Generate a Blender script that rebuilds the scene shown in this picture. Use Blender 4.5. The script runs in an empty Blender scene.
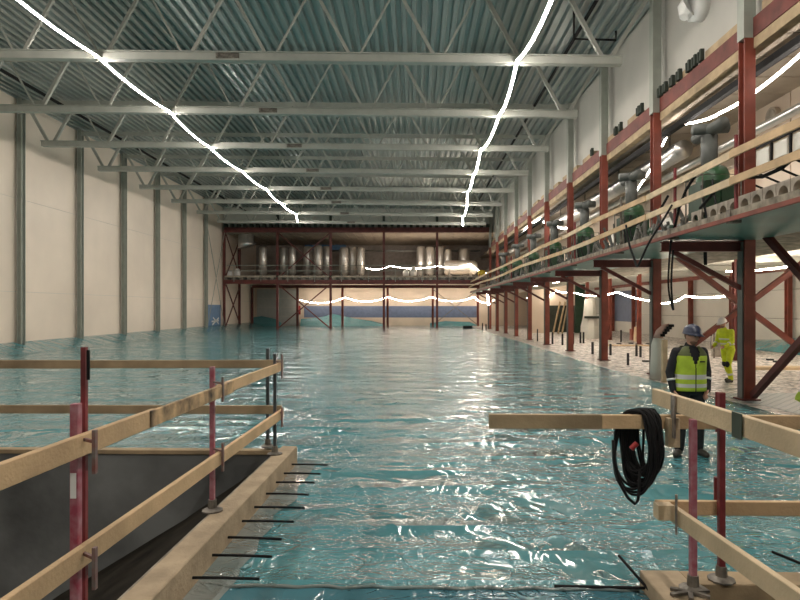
import bpy, bmesh, math, random
from mathutils import Vector, Matrix, noise
random.seed(7)
C = bpy.context.scene.collection
SC = bpy.context.scene
PI = math.pi
# ------------------------------------------------------------------ camera, world, exposure
F = 600.0; CX = 415.0; CY = 308.5; EYE = 2.0
cam = bpy.data.cameras.new('camera'); cam.sensor_width = 36; cam.lens = 27; cam.clip_end = 300
cam.shift_x = -15 / 800; cam.shift_y = 8.5 / 800
co = bpy.data.objects.new('camera', cam); C.objects.link(co)
co.location = (0, 0, EYE); co.rotation_euler = (PI / 2, 0, 0); SC.camera = co
w = bpy.data.worlds.new('world'); SC.world = w; w.use_nodes = True
w.node_tree.nodes['Background'].inputs[0].default_value = (0.55, 0.65, 0.7, 1)
w.node_tree.nodes['Background'].inputs[1].default_value = 0.02
SC.view_settings.view_transform = 'Standard'; SC.view_settings.look = 'None'
SC.view_settings.gamma = 1; SC.view_settings.use_curve_mapping = False
SC.view_settings.exposure = -0.12
try:
    SC.cycles.use_denoising = True; SC.cycles.max_bounces = 8; SC.cycles.sample_clamp_indirect = 6
except Exception: pass
ROPE_MAIN, ROPE_LOW, ROPE_ROOM = 170.0, 75.0, 22.0

# ------------------------------------------------------------------ helpers
def P(x, y, d): return Vector(((x - CX) * d / F, d, EYE - (y - CY) * d / F))
def PX(x, y, X):                                  # pixel on the plane at world X
    d = X * F / (x - CX); return P(x, y, d)
class MB:
    def __init__(s): s.v = []; s.f = []; s.m = []
    def add(s, vs, fs, mi=0):
        n = len(s.v); s.v += [tuple(v) for v in vs]; s.f += [tuple(i + n for i in f) for f in fs]; s.m += [mi] * len(fs); return s
    def box(s, a, b, mi=0):
        x0, y0, z0 = a; x1, y1, z1 = b
        return s.add([(x0,y0,z0),(x1,y0,z0),(x1,y1,z0),(x0,y1,z0),(x0,y0,z1),(x1,y0,z1),(x1,y1,z1),(x0,y1,z1)],
                     [(0,3,2,1),(4,5,6,7),(0,1,5,4),(1,2,6,5),(2,3,7,6),(3,0,4,7)], mi)
    def bar(s, a, b, wd, ht, up=(0,0,1), mi=0):   # rectangular bar from a to b
        a = Vector(a); b = Vector(b); t = (b - a).normalized(); u = Vector(up)
        if abs(t.dot(u)) > .98: u = Vector((0,1,0))
        r = t.cross(u).normalized(); u = r.cross(t)
        vs = []
        for p in (a, b):
            for i, j in ((-1,-1),(1,-1),(1,1),(-1,1)): vs.append(p + r * (i * wd / 2) + u * (j * ht / 2))
        return s.add(vs, [(0,1,2,3),(7,6,5,4),(0,4,5,1),(1,5,6,2),(2,6,7,3),(3,7,4,0)], mi)
    def tube(s, pts, rad, n=8, mi=0, cap=True, closed=False):
        pts = [Vector(p) for p in pts]; k = len(pts); rs = rad if isinstance(rad, (list, tuple)) else [rad] * k
        vs = []; fs = []; pr = None
        for i, p in enumerate(pts):
            if closed: t = pts[(i+1) % k] - pts[i-1]
            else: t = pts[min(i+1, k-1)] - pts[max(i-1, 0)]
            t.normalize()
            if pr is None: pr = t.cross(Vector((0,0,1)) if abs(t.z) < .9 else Vector((0,1,0))).normalized()
            else: pr = (pr - t * pr.dot(t)).normalized()
            q = t.cross(pr)
            for j in range(n):
                a = 2 * PI * j / n; vs.append(p + (pr * math.cos(a) + q * math.sin(a)) * rs[i])
        for i in range(k if closed else k - 1):
            i2 = (i + 1) % k
            for j in range(n): fs.append((i*n+j, i*n+(j+1)%n, i2*n+(j+1)%n, i2*n+j))
        if cap and not closed: fs += [tuple(range(n))[::-1], tuple((k-1)*n+j for j in range(n))]
        return s.add(vs, fs, mi)
    def lathe(s, prof, c, n=20, mi=0):            # prof [(r, z)]
        vs = []; fs = []; k = len(prof)
        for r, z in prof:
            for j in range(n): a = 2*PI*j/n; vs.append((c[0]+r*math.cos(a), c[1]+r*math.sin(a), c[2]+z))
        for i in range(k-1):
            for j in range(n): fs.append((i*n+j, i*n+(j+1)%n, (i+1)*n+(j+1)%n, (i+1)*n+j))
        fs += [tuple(range(n))[::-1], tuple((k-1)*n+j for j in range(n))]
        return s.add(vs, fs, mi)
    def build(s, name, mats, parent=None, smooth=False, bevel=0):
        me = bpy.data.meshes.new(name); me.from_pydata(s.v, [], s.f)
        for m in (mats if isinstance(mats, (list, tuple)) else [mats]): me.materials.append(m)
        me.polygons.foreach_set('material_index', s.m)
        if smooth: me.polygons.foreach_set('use_smooth', [True] * len(s.f))
        me.update()
        o = bpy.data.objects.new(name, me); C.objects.link(o)
        if parent: o.parent = parent; o.matrix_parent_inverse = Matrix.Translation(parent.location).inverted() if parent.type == 'EMPTY' and not parent.get('_loc') else Matrix()
        if bevel:
            b = o.modifiers.new('bevel', 'BEVEL'); b.width = bevel; b.segments = 1; b.limit_method = 'ANGLE'
        return o
def tag(o, label=None, cat=None, group=None, kind=None):
    if label: o['label'] = label
    if cat: o['category'] = cat
    if group: o['group'] = group
    if kind: o['kind'] = kind
    return o
def empty(name, loc=(0,0,0), local=False):
    """local=False: children are written in world coordinates; True: in the thing's own"""
    o = bpy.data.objects.new(name, None); C.objects.link(o); o.location = loc; o.empty_display_size = .2
    if local: o['_loc'] = 1
    return o
def struct(o): o['kind'] = 'structure'; return o
def dup(root, loc=None, rz=None):
    r = root.copy(); C.objects.link(r)
    if loc is not None: r.location = loc
    if rz is not None: r.rotation_euler = (0, 0, rz)
    for ch in root.children:
        c = ch.copy(); C.objects.link(c); c.parent = r
        for g in ch.children: d = g.copy(); C.objects.link(d); d.parent = c
    return r
ORD = ['first','second','third','fourth','fifth','sixth','seventh','eighth','ninth','tenth','eleventh','twelfth','thirteenth','fourteenth','fifteenth','sixteenth']

# ------------------------------------------------------------------ materials
def mat(name, col, rough=.6, metal=0, var=.12, scale=3, bump=0, bscale=20, col2=None, stretch=None, spec=.5, coat=0):
    m = bpy.data.materials.new(name); m.use_nodes = True; nt = m.node_tree; N = nt.nodes; L = nt.links
    b = N['Principled BSDF']; b.inputs['Roughness'].default_value = rough; b.inputs['Metallic'].default_value = metal
    b.inputs['Specular IOR Level'].default_value = spec; b.inputs['Coat Weight'].default_value = coat
    tc = N.new('ShaderNodeTexCoord'); mp = N.new('ShaderNodeMapping'); L.new(tc.outputs['Object'], mp.inputs[0])
    if stretch: mp.inputs['Scale'].default_value = stretch
    n = N.new('ShaderNodeTexNoise'); n.inputs['Scale'].default_value = scale; n.inputs['Detail'].default_value = 5
    L.new(mp.outputs[0], n.inputs[0])
    r = N.new('ShaderNodeValToRGB'); c2 = col2 or tuple(c * (1 - var * 2) for c in col)
    r.color_ramp.elements[0].position = .32; r.color_ramp.elements[1].position = .68
    r.color_ramp.elements[0].color = (*c2, 1); r.color_ramp.elements[1].color = (*[min(1, c*(1+var*.5)) for c in col], 1)
    L.new(n.outputs[0], r.inputs[0]); L.new(r.outputs[0], b.inputs['Base Color'])
    if bump:
        n2 = N.new('ShaderNodeTexNoise'); n2.inputs['Scale'].default_value = bscale; L.new(mp.outputs[0], n2.inputs[0])
        bp = N.new('ShaderNodeBump'); bp.inputs['Strength'].default_value = bump; bp.inputs['Distance'].default_value = .02
        L.new(n2.outputs[0], bp.inputs['Height']); L.new(bp.outputs[0], b.inputs['Normal'])
    return m
def emis(name, col, st):
    m = bpy.data.materials.new(name); m.use_nodes = True; b = m.node_tree.nodes['Principled BSDF']
    b.inputs['Base Color'].default_value = (.8,.8,.8,1); b.inputs['Emission Color'].default_value = (*col, 1); b.inputs['Emission Strength'].default_value = st
    return m
def film_mat(name, base, dark, clear=0, near=1.0):
    m = bpy.data.materials.new(name); m.use_nodes = True; nt = m.node_tree; N = nt.nodes; L = nt.links
    b = N['Principled BSDF']; b.inputs['Roughness'].default_value = .11; b.inputs['Specular IOR Level'].default_value = .5
    b.inputs['Coat Weight'].default_value = .5; b.inputs['Coat Roughness'].default_value = .04
    tc = N.new('ShaderNodeTexCoord')
    def mapping(sc, rot=0):
        mp = N.new('ShaderNodeMapping'); mp.inputs['Scale'].default_value = sc; mp.inputs['Rotation'].default_value = (0,0,rot); L.new(tc.outputs['Object'], mp.inputs[0]); return mp.outputs[0]
    def nz(vec, sc, det=3, dist=0):
        n = N.new('ShaderNodeTexNoise'); n.inputs['Scale'].default_value = sc; n.inputs['Detail'].default_value = det; n.inputs['Distortion'].default_value = dist; L.new(vec, n.inputs[0]); return n.outputs[0]
    def mth(op, a, bb=None, c=None):
        n = N.new('ShaderNodeMath'); n.operation = op
        for i, q in enumerate((a, bb, c)):
            if q is None: continue
            if isinstance(q, (int, float)): n.inputs[i].default_value = q
            else: L.new(q, n.inputs[i])
        return n.outputs[0]
    def ridge(x, width):                         # 1 on the crease line, falling to 0
        a = mth('ABSOLUTE', mth('SUBTRACT', x, .5), 0); return mth('MAXIMUM', mth('SUBTRACT', 1.0, mth('DIVIDE', a, width)), 0.0)
    def thr(x, lo, hi):
        n = N.new('ShaderNodeMapRange'); n.interpolation_type = 'SMOOTHSTEP'; n.inputs['From Min'].default_value = lo; n.inputs['From Max'].default_value = hi; L.new(x, n.inputs['Value']); return n.outputs[0]
    def fold(x): return mth('MULTIPLY', mth('ABSOLUTE', mth('SUBTRACT', x, .5)), -1.0)      # sharp ridge where the noise crosses its middle
    m1 = thr(nz(mapping((1,1.3,1)), .6, 2), .43, .60); m2 = thr(nz(mapping((1,1.4,1), 2), 1.3, 2), .46, .60)
    f0 = mth('MULTIPLY', fold(nz(mapping((.10, 1.0, 1)), .9, 1, .1)), .26)
    f1 = mth('MULTIPLY', fold(nz(mapping((.55, 1.1, 1), .3), 1.1, 1, .5)), .12)
    f2 = mth('MULTIPLY', fold(nz(mapping((1.2, .6, 1), .7), 2.4, 1, .6)), .08)
    f3 = mth('MULTIPLY', mth('MULTIPLY', fold(nz(mapping((.7, 1.4, 1), -.5), 5.5, 2, .8)), .07), m1)
    f4 = mth('MULTIPLY', mth('MULTIPLY', fold(nz(mapping((1, 1.3, 1), 1.1), 13, 2, .8)), .034), m2)
    c1 = mth('MULTIPLY', mth('MULTIPLY', ridge(nz(mapping((.6, 1.2, 1), .45), 2.3, 1, .7), .028), m1), .013)
    c2 = mth('MULTIPLY', mth('MULTIPLY', ridge(nz(mapping((1.1, .8, 1), -.9), 3.4, 1, .6), .035), m2), .011)
    h = mth('ADD', mth('ADD', mth('ADD', f0, f1), mth('ADD', f2, mth('ADD', c1, c2))), mth('ADD', f3, f4))
    bp = N.new('ShaderNodeBump'); bp.inputs['Strength'].default_value = 1; bp.inputs['Distance'].default_value = 1.0 * near
    L.new(h, bp.inputs['Height']); L.new(bp.outputs[0], b.inputs['Normal']); L.new(bp.outputs[0], b.inputs['Coat Normal'])
    rp = N.new('ShaderNodeValToRGB'); rp.color_ramp.elements[0].position = .3; rp.color_ramp.elements[1].position = .7
    rp.color_ramp.elements[0].color = (*dark, 1); rp.color_ramp.elements[1].color = (*base, 1)
    L.new(nz(mapping((.4, 1.1, 1)), .9, 4, .3), rp.inputs[0])
    L.new(rp.outputs[0], b.inputs['Base Color'])
    return m
M = {}
M['film'] = film_mat('teal plastic film', (.10,.285,.31), (.065,.21,.235))
M['film2'] = film_mat('blue plastic film', (.07,.20,.24), (.045,.14,.18), near=.8)
M['film_clear'] = film_mat('dusty film strip', (.30,.30,.27), (.12,.2,.21), near=.8)
M['deck'] = mat('galvanised roof deck', (.38,.43,.42), .3, .6, .12, 1.2, stretch=(6,.15,1))
M['truss'] = mat('grey primed steel', (.40,.41,.37), .5, .1, .06)
M['gcol'] = mat('grey green painted steel', (.30,.32,.28), .5, 0, .06)
M['wallp'] = mat('warm white wall panel', (.78,.68,.57), .42, 0, .05, .4)
M['wallg'] = mat('grey white wall panel', (.60,.59,.54), .55, 0, .05, .5)
M['beige'] = mat('beige wall panel', (.66,.55,.44), .5, 0, .06, .6)
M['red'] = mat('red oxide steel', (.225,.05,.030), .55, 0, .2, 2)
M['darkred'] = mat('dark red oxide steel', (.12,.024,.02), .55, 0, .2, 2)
M['darkred2'] = mat('brown red girder steel', (.15,.032,.022), .65, 0, .25, 2)
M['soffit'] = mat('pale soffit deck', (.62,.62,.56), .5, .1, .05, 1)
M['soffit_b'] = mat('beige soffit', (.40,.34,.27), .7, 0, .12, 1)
M['rubble'] = None
M['timber'] = mat('sawn timber', (.60,.42,.24), .75, 0, .16, 2.2, .25, 40, stretch=(1,1,1))
M['timber_d'] = mat('stained timber', (.52,.36,.20), .8, 0, .3, 7, .3, 40, col2=(.035,.025,.018))
M['timber_p'] = mat('pale sawn timber', (.66,.52,.34), .75, 0, .12, 3, .2, 40)
M['timber_g'] = mat('weathered timber', (.40,.30,.18), .8, 0, .2, 2.5, .2, 40)
M['curb'] = mat('dusty timber formwork', (.42,.33,.22), .85, 0, .15, 4, .3, 30)
M['curbside'] = mat('stained curb side', (.30,.27,.21), .85, 0, .3, 5, .3, 30)
M['pit'] = mat('grey pit concrete', (.18,.19,.19), .7, 0, .28, 1.1, .2, 12)
M['pitfloor'] = mat('dark pit floor', (.045,.042,.035), .8, 0, .3, 1.5)
M['sidep'] = mat('dull grey steel', (.15,.15,.135), .6)
M['hook'] = mat('dull red brown hook', (.20,.07,.06), .6, .2, .3, 14, col2=(.20,.19,.18))
M['black'] = mat('black rubber', (.012,.012,.013), .75, 0, .1, spec=.2)
M['blackp'] = mat('black plastic pipe', (.018,.018,.02), .5, 0, .1)
M['post_p'] = mat('worn pinkish red paint', (.27,.045,.075), .5, 0, .2, 16, col2=(.40,.20,.23))
M['post_r'] = mat('dark red paint', (.22,.035,.04), .5, 0, .2, 8)
M['post_g'] = mat('grey blue steel', (.10,.115,.125), .45, .5, .2, 8)
M['steel'] = mat('grey rusty steel', (.22,.20,.17), .55, .5, .3, 12)
M['bracket'] = mat('galvanised bracket', (.34,.30,.27), .45, .5, .3, 14)
M['inox'] = mat('stainless steel', (.78,.76,.72), .32, .7, .05, 2)
M['alu'] = mat('silver duct', (.66,.66,.64), .3, .8, .05, 3)
M['green'] = mat('green painted machine', (.022,.085,.032), .4, 0, .2, 3)
M['dgreen'] = mat('dark green painted machine', (.015,.05,.025), .45, 0, .2, 3)
M['ductg'] = mat('grey machine housing', (.10,.108,.10), .6, .1, .15, 3)
M['white'] = mat('white plastic', (.8,.8,.78), .4, 0, .03)
M['blue'] = mat('blue wall paint', (.10,.22,.40), .5, 0, .08)
M['blued'] = mat('dark blue wall paint', (.13,.17,.27), .5, 0, .08)
M['tealp'] = mat('green sheet', (.07,.24,.21), .35, 0, .15, 1)
M['conc'] = mat('hollow concrete', (.42,.38,.32), .8, 0, .2, 5)
M['door'] = mat('grey sectional door', (.40,.41,.39), .5, 0, .05)
M['dark'] = mat('dark opening', (.03,.04,.03), .8)
M['yellow'] = mat('yellow plastic', (.65,.5,.05), .5)
M['redp'] = mat('red plastic', (.28,.02,.02), .4)
M['rope'] = emis('main rope light', (1,.91,.82), ROPE_MAIN)
M['rope_low'] = emis('low rope light', (1,.84,.68), ROPE_LOW)
M['rope_room'] = emis('room rope light', (1,.90,.80), ROPE_ROOM)
def rubble_mat():
    m = bpy.data.materials.new('pale rubble under film'); m.use_nodes = True; nt = m.node_tree; N = nt.nodes; L = nt.links
    b = N['Principled BSDF']; b.inputs['Roughness'].default_value = .35
    tc = N.new('ShaderNodeTexCoord')
    v = N.new('ShaderNodeTexVoronoi'); v.inputs['Scale'].default_value = 9; L.new(tc.outputs['Object'], v.inputs[0])
    n = N.new('ShaderNodeTexNoise'); n.inputs['Scale'].default_value = 2.5; n.inputs['Detail'].default_value = 8; L.new(tc.outputs['Object'], n.inputs[0])
    r = N.new('ShaderNodeValToRGB'); e = r.color_ramp.elements; e[0].position = .36; e[0].color = (.16,.17,.17,1); e[1].position = .58; e[1].color = (.82,.79,.75,1)
    x = e.new(.5); x.color = (.62,.53,.48,1)
    mx = N.new('ShaderNodeMix'); mx.data_type = 'FLOAT'; mx.inputs[0].default_value = .45; L.new(n.outputs[0], mx.inputs[2])
    sep = N.new('ShaderNodeSeparateColor'); L.new(v.outputs['Color'], sep.inputs[0]); L.new(sep.outputs[0], mx.inputs[3]); L.new(mx.outputs[0], r.inputs[0])
    L.new(r.outputs[0], b.inputs['Base Color'])
    bp = N.new('ShaderNodeBump'); bp.inputs['Distance'].default_value = .06; L.new(mx.outputs[0], bp.inputs['Height']); L.new(bp.outputs[0], b.inputs['Normal'])
    return m
M['rubble'] = rubble_mat()
def brick_mat():
    m = bpy.data.materials.new('white insulation blocks'); m.use_nodes = True; nt = m.node_tree; N = nt.nodes; L = nt.links
    b = N['Principled BSDF']; b.inputs['Roughness'].default_value = .4
    tc = N.new('ShaderNodeTexCoord'); br = N.new('ShaderNodeTexBrick'); L.new(tc.outputs['Object'], br.inputs[0])
    br.inputs['Scale'].default_value = 2.2; br.inputs['Color1'].default_value = (.60,.62,.60,1); br.inputs['Color2'].default_value = (.50,.54,.54,1); br.inputs['Mortar'].default_value = (.06,.13,.15,1)
    br.inputs['Mortar Size'].default_value = .05
    L.new(br.outputs[0], b.inputs['Base Color'])
    return m
M['bricks'] = brick_mat()

# ------------------------------------------------------------------ setting
S = 5.0
def D(n): return 18.2 + S * n
XL, XR, XE, XW = -18.5, 7.3, 5.4, 17.8          # wall columns left, column row right, walkway edge, low right wall
YB, YF = -9.0, 70.0
RL, RR = 11.86, 11.66                            # roof deck underside left / right
TH = math.radians(1.25)                          # the foreground pits are turned a little
def G(x, y, z=0): return Vector((x * math.cos(TH) + y * math.sin(TH), -x * math.sin(TH) + y * math.cos(TH), z))
# floor of teal film with the two pit openings left out
fl = MB()
def quad(mb, ps, mi=0): mb.add(ps, [tuple(range(len(ps)))], mi)
BX = 6.4
quad(fl, [Vector((XL-.3,YF,0)), G(-20,7.6), G(-1.66,7.6), G(1.52,7.6), Vector((BX+.7,8,0)), Vector((BX,20,0)), Vector((BX-.3,YF,0))][::-1])
quad(fl, [G(-1.68,4.0), G(1.52,4.0), G(1.52,7.6), G(-1.68,7.6)])
quad(fl, [G(1.52,4.35), G(9,4.35), Vector((BX+.7,8,0)), G(1.52,7.6)])
struct(fl.build('floor', M['film']))
f2 = MB(); quad(f2, [G(-1.68,-8,.006), G(1.52,-8,.006), G(1.52,4.27,.006), G(-1.68,4.27,.006)])
struct(f2.build('floor', M['film2']))
f3 = MB(); quad(f3, [Vector((BX-.5,YF,-.012)), Vector((BX-.2,20,-.012)), Vector((BX+.5,11,-.012)), Vector((BX+.5,6,-.012)), Vector((XW,6,-.012)), Vector((XW,YF,-.012))])
struct(f3.build('floor', M['rubble']))
f4 = MB(); quad(f4, [Vector((7.3,10.9,-.004)), Vector((XW,10.9,-.004)), Vector((XW,14.2,-.004)), Vector((7.0,14.2,-.004))])
struct(f4.build('floor', M['bricks']))
# roof deck: trapezoid ribs running away from the camera
rf = MB(); x = XL - .3; vs = []; per = .34
pts = []
while x < XR + .3:
    for dx, dz in ((0,0),(.13,0),(.17,.13),(.30,.13)): pts.append((x+dx, RL + (x+dx-XL)/(XR-XL)*(RR-RL) + dz))
    x += per
fs = [(2*i, 2*i+2, 2*i+3, 2*i+1) for i in range(len(pts)-1)]
for px_, pz in pts: vs += [(px_, YB, pz), (px_, YF, pz)]
rf.add(vs, fs); struct(rf.build('ceiling', M['deck']))
rb = MB(); rb.box((XL-.4, YB, 12.05), (XR+.4, YF, 12.15)); struct(rb.build('ceiling', M['deck']))
# left wall in tall panels with fine horizontal joints
lw = MB()
for z0, z1 in ((.0,2.78),(2.8,7.18),(7.2,12.05)): lw.box((XL-.4, YB, z0), (XL-.25, YF, z1))
lw.box((XL-.38, YB, 0), (XL-.27, YF, 12.05), 1)
struct(lw.build('wall_left', [M['wallp'], M['wallg']]))
up_ = MB(); up_.add([(XL-.24,YB,.42),(XL-.24,YF,.42),(XL+1.2,YF,.003),(XL+1.2,YB,.003)], [(0,1,2,3)]); struct(up_.build('baseboard_left', M['film']))
bw = MB(); bw.box((XL-.4, YB-.2, -3), (XW+.2, YB, 12.1)); struct(bw.build('wall_back', M['wallg']))
fw = MB(); fw.box((XL-.4, YF, 0), (XW+.2, YF+.2, 12.1)); struct(fw.build('wall_far', M['beige']))
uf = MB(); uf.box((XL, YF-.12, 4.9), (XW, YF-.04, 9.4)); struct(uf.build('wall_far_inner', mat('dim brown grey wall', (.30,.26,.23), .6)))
# painted bands on the far wall
bb = MB(); bb.box((P(304,306,70).x, YF-.02, P(0,317.5,70).z), (P(478,0,70).x, YF+.001, P(0,306,70).z)); struct(bb.build('trim_1', M['blued']))
rw = MB()
for z0, z1 in ((0,1.5),(1.52,2.9),(2.92,4.05)): rw.box((XW, YB, z0), (XW+.15, YF, z1))
struct(rw.build('wall_right', M['wallg']))
bq = MB(); bq.box((XW-.02, 48, .9), (XW+.01, 55.5, 3.5)); struct(bq.build('trim_2', M['blued']))
# upper wall over the right column row
uw = MB(); uw.box((7.62, YB, 8.3), (7.75, D(8)+.3, 11.9)); struct(uw.build('wall_right_upper', mat('grey upper wall panel', (.45,.44,.40), .6, 0, .06, .5)))
# wall closing the hall above the far steel frame
gw = MB(); gw.box((XL-.2, D(8)+.35, 9.85), (XR+.4, D(8)+.45, 12.0)); struct(gw.build('wall_far_upper', M['wallg']))
# upper machine room
mw = MB()
yy = YB
while yy < D(10):
    mw.box((10.0, yy, 3.6), (10.1, yy+2.45, 7.9)); yy += 2.5
mw.box((10.04, YB, 3.6), (10.08, D(10), 7.9)); struct(mw.build('wall_machine_room', M['beige']))
ms = MB(); yy = YB
while yy < D(10):
    ms.box((7.45, yy, 7.78), (10.1, yy+1.15, 7.9)); yy += 1.2
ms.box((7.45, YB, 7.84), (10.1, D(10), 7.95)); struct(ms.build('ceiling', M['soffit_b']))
# lower soffit under the mezzanine: ribbed pale deck
so = MB(); x = XR; pts = []
while x < XW:
    for dx, dz in ((0,0),(.2,0),(.22,.05),(.3,.05)): pts.append((x+dx, 4.02+dz))
    x += .34
vs = []
for px_, pz in pts: vs += [(px_, YB, pz), (px_, YF, pz)]
so.add(vs, [(2*i, 2*i+2, 2*i+3, 2*i+1) for i in range(len(pts)-1)])
so.box((XR, YB, 4.1), (XW, YF, 4.2)); struct(so.build('ceiling', M['soffit']))
# walkway slab along the right row
ws = MB(); ws.box((XE, YB, 3.50), (XR+.2, D(8)-.2, 3.56)); struct(ws.build('trim_3', M['tealp']))
wf = empty('walkway_deck', (XE, 20, 3.5))
b = MB(); b.box((XE-.06, 3, 3.53), (XR+2.7, D(8)-.2, 3.66)); b.build('slab', M['curbside'], wf)
b = MB(); b.box((XE-.12, 3, 3.47), (XE-.06, D(8)-.2, 3.54)); b.build('edge_angle', M['red'], wf)
tag(wf, 'long raised walkway slab with red steel edge along the right side', 'walkway')
# far mezzanine deck
fm = empty('mezzanine_deck', (-5, D(8), 4.4))
z0, z1 = P(0,284,D(8)).z, P(0,280,D(8)).z
b = MB(); b.box((XL, D(8)-.12, z0), (XR, D(8)+.12, z1)); b.build('edge_beam', M['darkred'], fm)
b = MB(); b.box((XL, D(10)-.1, P(0,288,D(10)).z), (XR, D(10)+.1, P(0,285,D(10)).z)); b.build('rear_beam', M['darkred'], fm)
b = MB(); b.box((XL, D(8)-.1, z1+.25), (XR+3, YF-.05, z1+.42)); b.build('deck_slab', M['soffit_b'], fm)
DK = z1 + .42
b = MB(); x = XL
while x < XR: b.box((x, D(8)-.15, z1), (x+.35, D(10), z1+.25)); x += .75
b.build('joists', M['steel'], fm)
tag(fm, 'dark red steel floor frame of the far mezzanine with joist ends showing', 'mezzanine')
# head beam of the far frame
hb = empty('head_beam', (-5, D(8), 9.5))
b = MB(); b.box((XL, D(8)-.12, P(0,232.5,D(8)).z), (XR, D(8)+.12, P(0,227.5,D(8)).z)); b.build('beam', M['darkred'], hb)
b = MB(); x = XL
while x < XR: b.box((x, D(8)-.16, P(0,227.5,D(8)).z), (x+.3, D(8)+.3, P(0,224,D(8)).z)); x += .62
b.build('deck_rib', M['dark'], hb)
tag(hb, 'dark red horizontal beam across the top of the far steel frame', 'beam')
fc = MB(); x = XL
while x < XR+3: fc.box((x, D(8)+.2, 9.35), (x+.5, YF, 9.45)); fc.box((x+.5, D(8)+.2, 9.4), (x+.8, YF, 9.5)); x += .8
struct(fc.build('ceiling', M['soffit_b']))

# ------------------------------------------------------------------ roof trusses
def rz_(x, l, r): return l + (x - XL) / (XR - XL) * (r - l)
def make_truss():
    t = empty('roof_truss', (0,0,0), True)
    TL, TR, BL, BR = 11.72, 11.52, 9.74, 9.5
    b = MB(); a = Vector((XL, 0, TL)); c = Vector((XR+.05, 0, TR))
    b.bar(a, c, .22, .07); b.bar(a+Vector((0,-.09,-.07)), c+Vector((0,-.09,-.07)), .02, .12); b.bar(a+Vector((0,.09,-.07)), c+Vector((0,.09,-.07)), .02, .12)
    b.build('top_chord', M['truss'], t)
    b = MB(); a = Vector((-17.5, 0, BL)); c = Vector((6.25, 0, BR))
    b.bar(a+Vector((0,0,-.11)), c+Vector((0,0,-.11)), .24, .04)
    b.bar(a+Vector((0,-.11,0)), c+Vector((0,-.11,0)), .03, .24); b.bar(a+Vector((0,.11,0)), c+Vector((0,.11,0)), .03, .24)
    b.bar(a+Vector((0,-.15,.1)), c+Vector((0,-.15,.1)), .08, .03)
    b.build('bottom_chord', M['truss'], t)
    b = MB(); zs = rz_(-5.65, BL, BR); b.bar((-6.0,-.135,zs),(-5.3,-.135,zs), .015, .17)
    for k in range(6): b.box((-5.95+k*.115,-.16,zs-.06+.09*(k%2)),(-5.91+k*.115,-.14,zs-.02+.09*(k%2)))
    b.build('splice_plate', M['steel'], t)
    xb = [-17.1 + 2.545*k for k in range(10)]; xt = [XL+.1] + [(xb[k]+xb[k+1])/2 for k in range(9)] + [XR-.1]
    for k, q in enumerate(xb):
        for s in (0, 1):
            top = Vector((xt[k+s] + (-.12 if s else .12), 0, rz_(xt[k+s], TL, TR)-.05)); bot = Vector((q + (.1 if s else -.1), 0, rz_(q, BL, BR)+.02))
            mid = abs(k-4.5)
            wd = .12 if mid > 2.6 and (s == (1 if k < 5 else 0)) or k in (0, 9) else (.09 if (s == (1 if k < 5 else 0)) else .055)
            d = MB(); d.bar(bot, top, wd, wd, (0,1,0)); d.build('diagonal', M['truss'], t)
    return t
tr = make_truss()
for n in range(8):
    o = tr if n == 0 else dup(tr)
    o.location = (0, D(n), 0)
    tag(o, 'grey steel lattice roof truss spanning the hall, %s' % ('nearest and largest' if n == 0 else 'farthest, before the far steel frame' if n == 7 else ORD[n] + ' counted from the front'), 'roof truss', 'roof trusses under the ribbed deck')
# cross purlins / short rods between truss and deck seen at the sides
for n in range(7):
    y = D(n)

# ------------------------------------------------------------------ left wall columns
for n in range(1, 9):
    b = MB(); b.box((XL-.12, D(n)-.15, 0), (XL+.10, D(n)-.12, RL)); b.box((XL-.12, D(n)+.12, 0), (XL+.10, D(n)+.15, RL)); b.box((XL-.03, D(n)-.15, 0), (XL+.0, D(n)+.15, RL))
    if n > 1 and n < 8:
        e = empty('wall_column', (XL, D(n), 0)); b.build('shaft', M['gcol'], e)
        q = MB(); q.box((XL-.2, D(n)-.22, 0), (XL+.2, D(n)+.22, .03)); q.build('base_plate', M['steel'], e)
        tag(e, 'grey steel column against the white left wall, %s' % ('at the left picture edge' if n == 2 else 'farthest, beside the blue patch' if n == 7 else ORD[n-2] + ' from the left'), 'column', 'columns along the left wall')
# black conduit under the deck, left and right
o = MB().tube([(-16.4, 14, 11.45), (-16.4, D(8), 11.45)], .07, 6).build('conduit', M['black']); tag(o, 'black conduit running along the roof near the left wall', 'conduit')
o = MB().tube([(5.6, 14, 11.5), (5.6, D(8), 11.5)], .07, 6).build('conduit', M['black']); tag(o, 'black conduit running under the roof near the right wall', 'conduit')
b = MB(); 
for (xa, ya), (xb_, yb) in (((516,36),(541,40)),): b.tube([P(574,22,19.3)+Vector((0,0,.42)), P(574,39,19.3), P(616,40,19.3), P(616,31,19.3)], .04, 6)
tag(b.build('hanger_rod', M['black']), 'black bent hanger rod under the roof deck near the right wall', 'hanger')
# thin bracing rods on the far left wall
e = empty('wall_bracing', (XL, 55, 0))
for za, zb in ((.1, 9.5), (9.5, .1)):
    MB().tube([(XL+.05, D(7), za), (XL+.05, D(8), zb)], .03, 6).build('rod', M['gcol'], e)
tag(e, 'thin crossed bracing rods on the left wall beside the far frame', 'bracing')
# blue patch with white emblem on the left wall
e = empty('wall_poster', (XL-.24, 55, 0))
b = MB(); b.box((XL-.245, D(7)+.7, .42), (XL-.22, D(8)-.4, 2.35)); b.build('panel', M['blue'], e)
b = MB(); ya, yb_ = D(7)+2.2, D(8)-1.0
b.bar((XL-.21, ya, .5), (XL-.21, yb_, 1.1), .02, .16, (0,0,1)); b.bar((XL-.21, ya+.2, 1.15), (XL-.21, yb_, .55), .02, .12, (0,0,1)); b.bar((XL-.21, ya-.2, .8), (XL-.21, yb_, .85), .02, .14, (0,0,1)); b.build('emblem', M['white'], e)
tag(e, 'blue printed sheet with white crossed mark low on the left wall', 'poster')

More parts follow.
